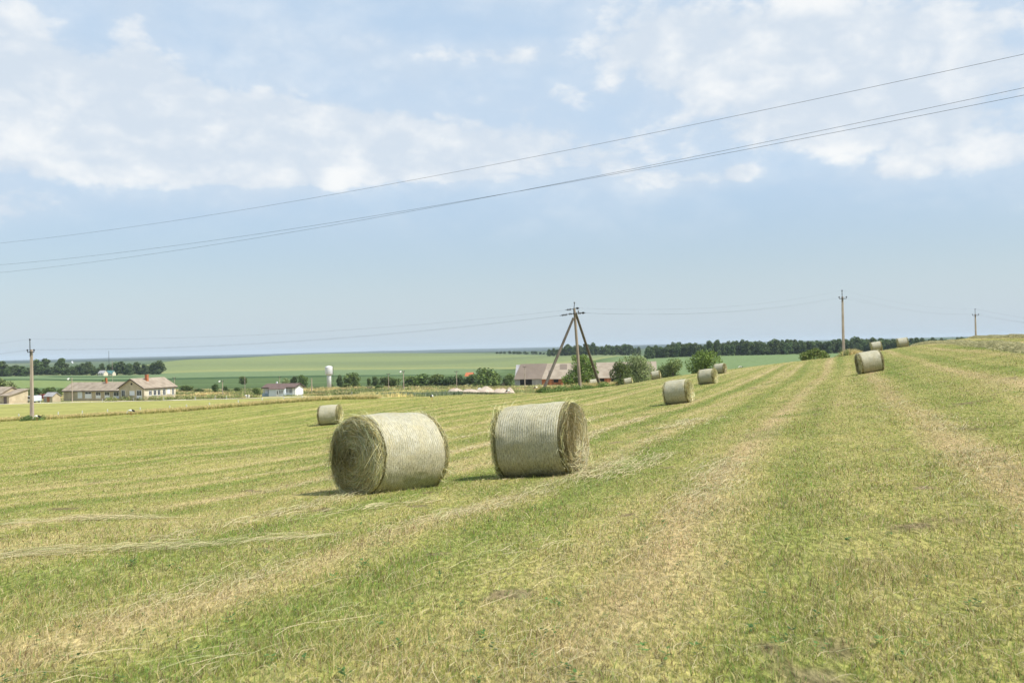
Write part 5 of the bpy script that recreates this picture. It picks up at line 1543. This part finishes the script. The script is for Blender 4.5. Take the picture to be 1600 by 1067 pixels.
# van and trailer in the yard
c4 = at(39.5, 289, 622)
vn = thing('parked_van', 'pale blue grey van parked in the yard behind the left pole', 'van', c4, R(-20))
mb = MB(); mb.prism([(0, 0, 0.35), (1.9, 0, 0.35), (1.9, 0, 1.5), (1.75, 0, 1.95), (0.15, 0, 1.95), (0, 0, 1.5)], 0, (0, 4.2, 0))
bmesh.ops.bevel(mb.bm, geom=mb.bm.edges[:], offset=0.06, segments=2, affect='EDGES'); mb.build('body', MAT['car_paint'], vn)
mb = MB(); mb.box((0.18, -0.015, 1.15), (1.72, 0.0, 1.75)); mb.build('windscreen', MAT['glass'], vn)
mb = MB(); mb.box((0.05, -0.06, 0.35), (1.85, -0.002, 0.55)); mb.build('bumper', MAT['steel'], vn)
for x, y in ((0.15, 0.7), (1.75, 0.7), (0.15, 3.3), (1.75, 3.3)):
    mb = MB(); mb.tube([(x - 0.1, y, 0.32), (x + 0.1, y, 0.32)], 0.33, 14); mb.build('wheel', MAT['rubber'], vn)
for x in (0.25, 1.65):
    mb = MB(); mb.tube([(x, -0.03, 0.8), (x, 0.01, 0.8)], 0.11, 10); mb.build('headlight', MAT['frame'], vn)
c5 = at(60, 300, 622)
tr = thing('farm_trailer', 'maroon farm trailer in the yard beside the crumbling shed', 'trailer', c5, R(-15))
mb = MB(); mb.box((0, 0, 0.8), (1.7, 3.4, 0.95))
mb.build('bed', MAT['steel'], tr)
mb = MB(); mb.box((0, 0, 0.953), (1.7, 0.06, 2.1)); mb.box((0, 3.34, 0.953), (1.7, 3.4, 2.1)); mb.box((0, 0.063, 0.953), (0.06, 3.337, 2.1)); mb.box((1.64, 0.063, 0.953), (1.7, 3.337, 2.1)); mb.build('side_board', MAT['maroon'], tr)
for x, y in ((0.1, 0.8), (1.6, 0.8), (0.1, 2.6), (1.6, 2.6)):
    mb = MB(); mb.tube([(x - 0.12, y, 0.42), (x + 0.12, y, 0.42)], 0.42, 14); mb.build('wheel', MAT['rubber'], tr)

# white house
mW = 293 / FPX
c6 = at(408.5, 296, 618)
wh = thing('white_house', 'small white bungalow with a dark brown roof beside the dirt road', 'house', c6, R(-13))
Wd = 53 * mW; u = Wd / 59
mb = MB()
mb.box((14 * u, 0, -0.5), (44 * u, 2.0, 2.35)); mb.build('front_wall', MAT['wall_paleblue'], wh)
mb = MB(); mb.prism([(0, 2.003, -0.5), (0, 7.4, -0.5), (0, 7.4, 2.45), (0, 4.6, 3.48), (0, 2.003, 2.6)], 0, (Wd, 0, 0)); mb.build('wall', MAT['wall_white'], wh)
rf = MB()
def slab(rf, P, t=0.12):
    lo = [Vector(p) for p in P]; v = [rf.bm.verts.new(p) for p in lo + [p + Vector((0, 0, t)) for p in lo]]
    rf.bm.faces.new(v[:4]); rf.bm.faces.new(v[4:][::-1])
    for i in range(4): rf.bm.faces.new((v[i], v[(i + 1) % 4], v[4 + (i + 1) % 4], v[4 + i]))
slab(rf, [(-0.45, 0.95, 2.56), (Wd + 0.45, 0.95, 2.56), (Wd + 0.45, 4.6, 3.62), (-0.45, 4.6, 3.62)])
slab(rf, [(-0.45, 8.2, 2.4), (Wd + 0.45, 8.2, 2.4), (Wd + 0.45, 4.603, 3.62), (-0.45, 4.603, 3.62)])
slab(rf, [(13.2 * u, -0.3, 2.13), (44.8 * u, -0.3, 2.13), (44.8 * u, 0.947, 2.59), (13.2 * u, 0.947, 2.59)], 0.10)
rw = rf.build('roof', MAT['brown_roof'], wh)
mb = MB(); mb.box((2.2, 5.2, 3.4), (2.6, 5.6, 4.25)); mb.build('vent', MAT['frame'], rw)
ev = MB(); ev.box((-0.45, 0.88, 2.36), (13.1 * u, 0.94, 2.68)); ev.box((44.9 * u, 0.88, 2.36), (Wd + 0.45, 0.94, 2.68)); ev.build('fascia', MAT['eave'], wh)
gb = MB(); gb.prism([(Wd + 0.46, 0.95, 2.36), (Wd + 0.46, 4.6, 3.42), (Wd + 0.46, 8.2, 2.2), (Wd + 0.46, 8.2, 2.5), (Wd + 0.46, 4.6, 3.72), (Wd + 0.46, 0.95, 2.66)], 0, (0.05, 0, 0)); gb.build('bargeboard', MAT['eave'], wh)
opening(wh, 'door', 29.2 * u, 32.4 * u, 0.0, 2.05, 0.0, 'frame', 'frame', 0)
opening(wh, 'door_glass', 29.8 * u, 31.9 * u, 0.7, 1.65, -0.075, 'glass', 'frame', 0)
opening(wh, 'window', 34.6 * u, 36.6 * u, 0.85, 1.75, 0.0, 'glass', 'frame', 0)
opening(wh, 'window', 38.4 * u, 40.6 * u, 0.85, 1.75, 0.0, 'glass', 'frame', 0)
opening(wh, 'window', 7.0 * u, 11.6 * u, 0.6, 2.2, 2.0, 'glass', 'frame', 3)
opening(wh, 'window', 48.0 * u, 52.5 * u, 0.6, 2.2, 2.0, 'glass', 'frame', 3)
mb = MB(); mb.box((0.5 * u, 0.3, -0.4), (13.8 * u, 0.36, 0.95)); mb.box((0.5 * u, 0.363, -0.4), (0.5 * u + 0.06, 2.0, 0.95)); mb.build('balustrade', MAT['blue_panel'], wh)
mb = MB(); mb.box((44.3 * u, 0.3, 0.6), (58 * u, 0.36, 0.95))
for q in range(6): mb.box((44.3 * u + q * 2.6 * u, 0.31, -0.4), (44.3 * u + q * 2.6 * u + 0.07, 0.35, 0.597))
mb.build('railing', MAT['wall_paleblue'], wh)
for x in (0.8 * u, 58.2 * u):
    mb = MB(); mb.box((x - 0.06, 1.05, -0.4), (x + 0.06, 1.17, 2.55)); mb.build('porch_post', MAT['frame'], wh)

# water tower
c7 = at(514.5, 372, 606)
wt_ = thing('water_tower', 'pale steel water tower with a wide tank on a slim column', 'water tower', c7)
mw = 372 / FPX; base_z = c7.z
zt = lambda py: point(514, py, 372).z - base_z
MB().lathe([(0.82, -0.5), (0.80, zt(589)), (0.78, zt(586.5))], 28).build('column', MAT['tower_metal'], wt_, True)
MB().lathe([(0.785, zt(586.9)), (1.30, zt(584.8)), (1.42, zt(584.0)), (1.44, zt(574)), (1.40, zt(573.0)), (0.9, zt(572.2)), (0.12, zt(571.4))], 32).build('tank', MAT['tower_metal'], wt_, True)
mb = MB(); zz = zt(573)
mb.tube([(1.5, -0.3, zt(597)), (1.5, -0.3, zz + 0.5), (1.1, -0.2, zz + 0.75)], 0.035, 6); mb.tube([(1.75, -0.3, zt(597)), (1.75, -0.3, zz + 0.5)], 0.035, 6)
mb.tube([(0.7, -0.3, zt(597)), (1.75, -0.3, zt(597))], 0.03, 6)
mb.build('ladder', MAT['steel'], wt_)
mb = MB(); mb.lathe([(1.47, zt(580)), (1.47, zt(579.7))], 32); mb.build('hoop', MAT['tower_metal'], wt_)

# barn
mB_ = 380 / FPX
c8 = at(804.5, 384, 597)
bn = thing('barn', 'very long low brick cowshed with a pale slate roof half hidden by trees', 'barn', c8, R(-6))
LB = 54.0; DB = 13.0; heB = point(804, 591.5, 384).z - c8.z; hrB = point(812, 569.3, 391).z - c8.z
sec = 10.4
mb = MB(); mb.prism([(0, 0, -1), (0, DB, -1), (0, DB, heB), (0, DB / 2, hrB - 0.15), (0, 0, heB)], 0, (sec, 0, 0)); mb.build('block_wall', MAT['block'], bn)
mb = MB(); mb.prism([(sec + 0.003, 0.1, -1), (sec + 0.003, DB, -1), (sec + 0.003, DB, heB - 0.1), (sec + 0.003, DB / 2, hrB - 0.25), (sec + 0.003, 0.1, heB - 0.1)], 0, (LB - sec, 0, 0)); mb.build('brick_wall', MAT['brick'], bn)
kB = (hrB - heB) / (DB / 2)
rf = MB()
slab(rf, [(-0.4, -0.5, heB - 0.5 * kB), (sec, -0.5, heB - 0.5 * kB), (sec + 1.9, DB / 2, hrB), (1.8, DB / 2, hrB)], 0.16); slab(rf, [(-0.4, DB + 0.5, heB - 0.5 * kB), (sec, DB + 0.5, heB - 0.5 * kB), (sec + 1.9, DB / 2 + 0.003, hrB), (1.8, DB / 2 + 0.003, hrB)], 0.16)
rf.build('dark_roof', MAT['barn_dark'], bn)
rf = MB(); zo = 0.03
slab(rf, [(sec + 0.005, -0.6, heB - 0.6 * kB - zo), (LB + 0.4, -0.6, heB - 0.6 * kB - zo), (LB + 0.4, DB / 2, hrB - zo), (sec + 1.905, DB / 2, hrB - zo)], 0.13)
slab(rf, [(sec + 0.005, DB + 0.6, heB - 0.6 * kB - zo), (LB + 0.4, DB + 0.6, heB - 0.6 * kB - zo), (LB + 0.4, DB / 2 + 0.003, hrB - zo), (sec + 1.905, DB / 2 + 0.003, hrB - zo)], 0.13)
rp = rf.build('slate_roof', MAT['barn_slate'], bn)
def roof_patch(x0, x1, f0, f1, mat='barn_dark'):
    P = []
    for x, f in ((x0, f0), (x1, f0), (x1, f1), (x0, f1)):
        P.append((x, -0.6 + f * (DB / 2 + 0.6), heB - 0.6 * kB - zo + f * (hrB - heB + 0.6 * kB) + 0.135))
    m_ = MB(); slab(m_, P, 0.03); return m_.build('roof_patch', MAT[mat], rp)
roof_patch(17.2, 20.0, 0.58, 0.93); roof_patch(22.4, 23.6, 0.50, 0.62); roof_patch(25.5, 26.1, 0.2, 0.27, 'dark'); roof_patch(26.6, 27.5, 0.2, 0.28, 'dark'); roof_patch(12.9, 13.9, 0.3, 0.55)
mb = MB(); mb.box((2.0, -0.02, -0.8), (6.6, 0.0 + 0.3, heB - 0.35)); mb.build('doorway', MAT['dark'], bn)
for q in range(8):
    x = sec + 3.4 + q * 4.4
    mb = MB(); mb.box((x - 0.5, -0.35, -1), (x + 0.5, 0.095, heB - 0.55)); mb.build('pilaster', MAT['brick'], bn)
    opening(bn, 'window', x + 1.2, x + 2.9, heB - 1.7, heB - 0.75, 0.1, 'dark', 'eave', 0)

# far houses
def far_house(name, label, px, Y, w, d, he, hr, wall, roof, yaw=-0.3, py=575):
    o = thing(name, label, 'house', at(px, Y, py), yaw); gable_house(o, w, d, he, hr, MAT[wall], MAT[roof], 0.3)
    opening(o, 'window', w * 0.2, w * 0.35, 0.9, 2.2); opening(o, 'window', w * 0.6, w * 0.75, 0.9, 2.2)
    return o
far_house('far_house', 'tiny white house with a grey roof among the distant trees at the left', 153, 752, 5.0, 5, 1.9, 3.8, 'wall_cream', 'block')
far_house('far_house', 'tiny house with a teal green roof among the distant trees at the left', 165, 757, 6.0, 4, 1.6, 3.7, 'wall_cream', 'teal')
far_house('far_house', 'white speck of a building far away on the plain at the left', 111.5, 2450, 3.2, 3.2, 2.5, 5.0, 'wall_white', 'wall_white')
far_house('red_roofed_hut', 'little hut with an orange red roof peeping out of the bushes', 727, 400, 2.6, 3.0, 3.6, 4.8, 'wall_cream', 'red_tile')


# sand heaps
def heap(label, px, Y, w, h, seed):
    p = at(px, Y, 609); nr, na = 14, 36
    V, C = [(0, 0, h * 1.0)], []
    rs = np.random.default_rng(seed)
    for i in range(1, nr + 1):
        for j in range(na):
            a = 2 * PI * j / na; f = i / nr
            rr = w / 2 * f * (0.85 + 0.35 * float(fbm([math.cos(a) * 1.3 + seed], [math.sin(a) * 1.3], seed, 2)[0]))
            x, y = rr * math.cos(a), rr * math.sin(a)
            z = h * (1 - f ** 1.7) * (0.75 + 0.5 * float(fbm([x * 0.9 + seed], [y * 0.9], seed + 4, 3)[0])) + (g1(p.x + x, p.y + y) - p.z) * f - 0.12 * f
            V.append((x, y, z))
    V = np.array(V); V[0, 2] = V[1:na + 1, 2].mean() * 1.08
    q = []
    for i in range(nr - 1):
        for j in range(na): q.append((1 + i * na + j, 1 + i * na + (j + 1) % na, 1 + (i + 1) * na + (j + 1) % na, 1 + (i + 1) * na + j))
    tr_ = [(0, 1 + j, 1 + (j + 1) % na) for j in range(na)]
    o = link('sand_heap', np_mesh('sand_heap', V, [np.array(q)[:, ::-1], np.array(tr_)[:, ::-1]], MAT['sand'], None, True)); o.location = p
    tag(o, label, 'sand heap', 'pale sand heaps beyond the field')


heap('pointed pale sand heap at the left end of the row', 711.5, 192, 4.2, 1.15, 1)
heap('broad low sand heap, second from the left', 735, 194, 4.8, 0.95, 2)
heap('tallest pale sand heap in the middle of the row', 759, 198, 5.6, 1.35, 3)
heap('long uneven sand heap, second from the right', 783, 198, 4.8, 1.2, 4)
heap('rounded sand heap at the right end of the row', 797, 196, 2.8, 1.2, 5)
# grey green weeds before the heaps
X, Y, px = region(9000, 690, 830, 180, 190)
tall_blades('heap_weeds', 'dark grey green weeds along the foot of the sand heaps', X, Y, RNG.uniform(0.15, 0.5, len(X)) * (0.25 + 0.9 * fbm(X * 0.4, Y * 0.3, 95, 2)), RNG.uniform(0.08, 0.2, len(X)), mixcol(len(X), [(0.15, 0.19, 0.10), (0.2, 0.24, 0.13), (0.27, 0.28, 0.15), (0.3, 0.24, 0.14)]), 0.6)
X, Y, px = region(9000, 585, 720, 140, 168)
k = ~in_field(X, Y); X, Y = X[k], Y[k]
tall_blades('thistle_patch', 'grey green thistles along the field edge left of the sand heaps', X, Y, RNG.uniform(0.2, 0.9, len(X)) * (0.3 + 0.9 * fbm(X * 0.4, Y * 0.3, 96, 2)), RNG.uniform(0.08, 0.18, len(X)), mixcol(len(X), [(0.22, 0.27, 0.16), (0.31, 0.34, 0.23), (0.17, 0.22, 0.11)]), 0.6)
# rubble behind the heaps
rk = random.Random(3)
for px, Y, s, lab in ((751, 235, 1.0, 'pale rubble chunk behind the tallest sand heap'), (708, 250, 0.8, 'orange brown rubble pile left of the sand heaps'), (757, 240, 0.8, 'brick coloured rubble chunk behind the tallest sand heap'), (688, 230, 0.5, 'grey rubble lump in the rough grass left of the sand heaps')):
    mb = MB()
    bmesh.ops.create_icosphere(mb.bm, subdivisions=2, radius=s)
    for v in mb.bm.verts: v.co = Vector((v.co.x * 1.1, v.co.y, v.co.z * 0.75)) * rk.uniform(0.75, 1.15)
    o = mb.build('rubble', MAT['brick'] if 'rown' in lab or 'brick' in lab else MAT['stone']); o.location = at(px, Y, 600) + Vector((0, 0, s * 0.35)); tag(o, lab, 'rubble')


# ------------------------------------------------------------------ storks and a calf
def stork(label, px, py, Y, yaw, group, head_down=True, s=1.0):
    o = thing('stork', label, 'stork', at(px, Y, py), yaw, group); s *= 0.85; o.scale = (s, s, s)
    mb = MB()
    neck = [(-0.40, 0, 0.55), (-0.25, 0, 0.62), (0.0, 0, 0.66), (0.2, 0, 0.68), (0.30, 0, 0.70)]
    nrad = [0.03, 0.12, 0.165, 0.14, 0.09]
    if head_down: neck += [(0.40, 0, 0.68), (0.50, 0, 0.55), (0.55, 0, 0.42), (0.60, 0, 0.36), (0.66, 0, 0.31)]
    else: neck += [(0.37, 0, 0.80), (0.38, 0, 0.93), (0.42, 0, 1.02), (0.48, 0, 1.03), (0.54, 0, 1.01)]
    nrad += [0.06, 0.045, 0.045, 0.055, 0.03]
    mb.tube(neck, nrad, 12); mb.build('body', MAT['white_feather'], o, True)
    mb = MB(); mb.tube([(-0.58, 0, 0.50), (-0.40, 0, 0.60), (-0.22, 0, 0.68), (-0.05, 0, 0.72)], [0.03, 0.13, 0.15, 0.10], 10); mb.build('wing_feathers', MAT['black_feather'], o, True)
    e = Vector(neck[-1]); d = Vector((0.18, 0, -0.14)) if head_down else Vector((0.24, 0, -0.05))
    mb = MB(); mb.tube([e - d * 0.1, e + d], [0.025, 0.006], 6); mb.build('beak', MAT['red_beak'], o)
    for y in (-0.05, 0.05):
        mb = MB(); mb.tube([(0.0, y, 0.56), (0.03, y, 0.30), (-0.02, y, 0.02)], [0.02, 0.014, 0.012], 6); mb.tube([(-0.04, y, 0.012), (0.09, y, 0.012)], 0.012, 5); mb.build('leg', MAT['red_beak'], o)
    return o


gst = 'white storks feeding on the mown field'
stork('white stork with black tail feeding beside the foot of the far left pole', 58, 657, 122.0, R(180), gst)
stork('white stork in the golden strip below the old house', 205, 649, 119.5, R(180), gst)
stork('white stork alone in the open field above the front left bale', 675, 627, 101, R(70), gst, True, 0.75)
stork('white stork at the left tip of the tall grass island', 837, 614, 113.5, R(60), gst)
stork('white stork in the open just below the right hand sand heaps', 794, 618, 125, R(20), gst, True, 0.7)
stork('left stork of a pair on the crest beside the green field', 1156, 572, 143, R(200), gst, True, 0.5)
stork('right stork of a pair on the crest beside the green field', 1158.6, 572, 144, R(160), gst, False, 0.45)

c9 = at(387, 279, 620)
cf = thing('calf', 'small black and white calf beside the dirt road left of the white house', 'calf', c9, R(170))
mb = MB(); mb.tube([(-0.55, 0, 0.78), (-0.45, 0, 0.80), (-0.1, 0, 0.74), (0.3, 0, 0.78), (0.5, 0, 0.85), (0.68, 0, 0.95), (0.85, 0, 0.98), (1.02, 0, 0.86)], [0.10, 0.2, 0.25, 0.23, 0.16, 0.11, 0.12, 0.06], 12)
for x in (-0.42, 0.34):
    for y in (-0.12, 0.12): mb.tube([(x, y, 0.7), (x + 0.03, y, 0.4), (x, y, 0.0)], [0.09, 0.05, 0.045], 7)
mb.build('body', MAT['white_feather'], cf, True)
mb = MB(); mb.tube([(-0.35, 0, 0.82), (-0.1, 0, 0.77), (0.08, 0, 0.78)], [0.21, 0.262, 0.24], 12); mb.tube([(0.72, 0, 0.98), (0.86, 0, 0.995), (0.92, 0, 0.95)], [0.11, 0.13, 0.10], 10); mb.build('black_patch', MAT['black_feather'], cf, True)
for y in (-0.13, 0.13):
    mb = MB(); mb.tube([(0.76, y * 0.7, 1.03), (0.74, y * 1.6, 1.06)], [0.04, 0.015], 6); mb.build('ear', MAT['black_feather'], cf)

# ------------------------------------------------------------------ haze
hm, n, out = new_mat('thin_air_haze')
pv = n.n('ShaderNodeVolumePrincipled'); pv.inputs['Density'].default_value = 8.0e-5
pv.inputs['Color'].default_value = (0.74, 0.86, 0.96, 1)
n.t.links.new(pv.outputs[0], out.inputs['Volume'])
mb = MB(); mb.box((-15500, -15500, -60), (15500, 15500, 60)); tag(mb.build('haze', hm), kind='stuff')
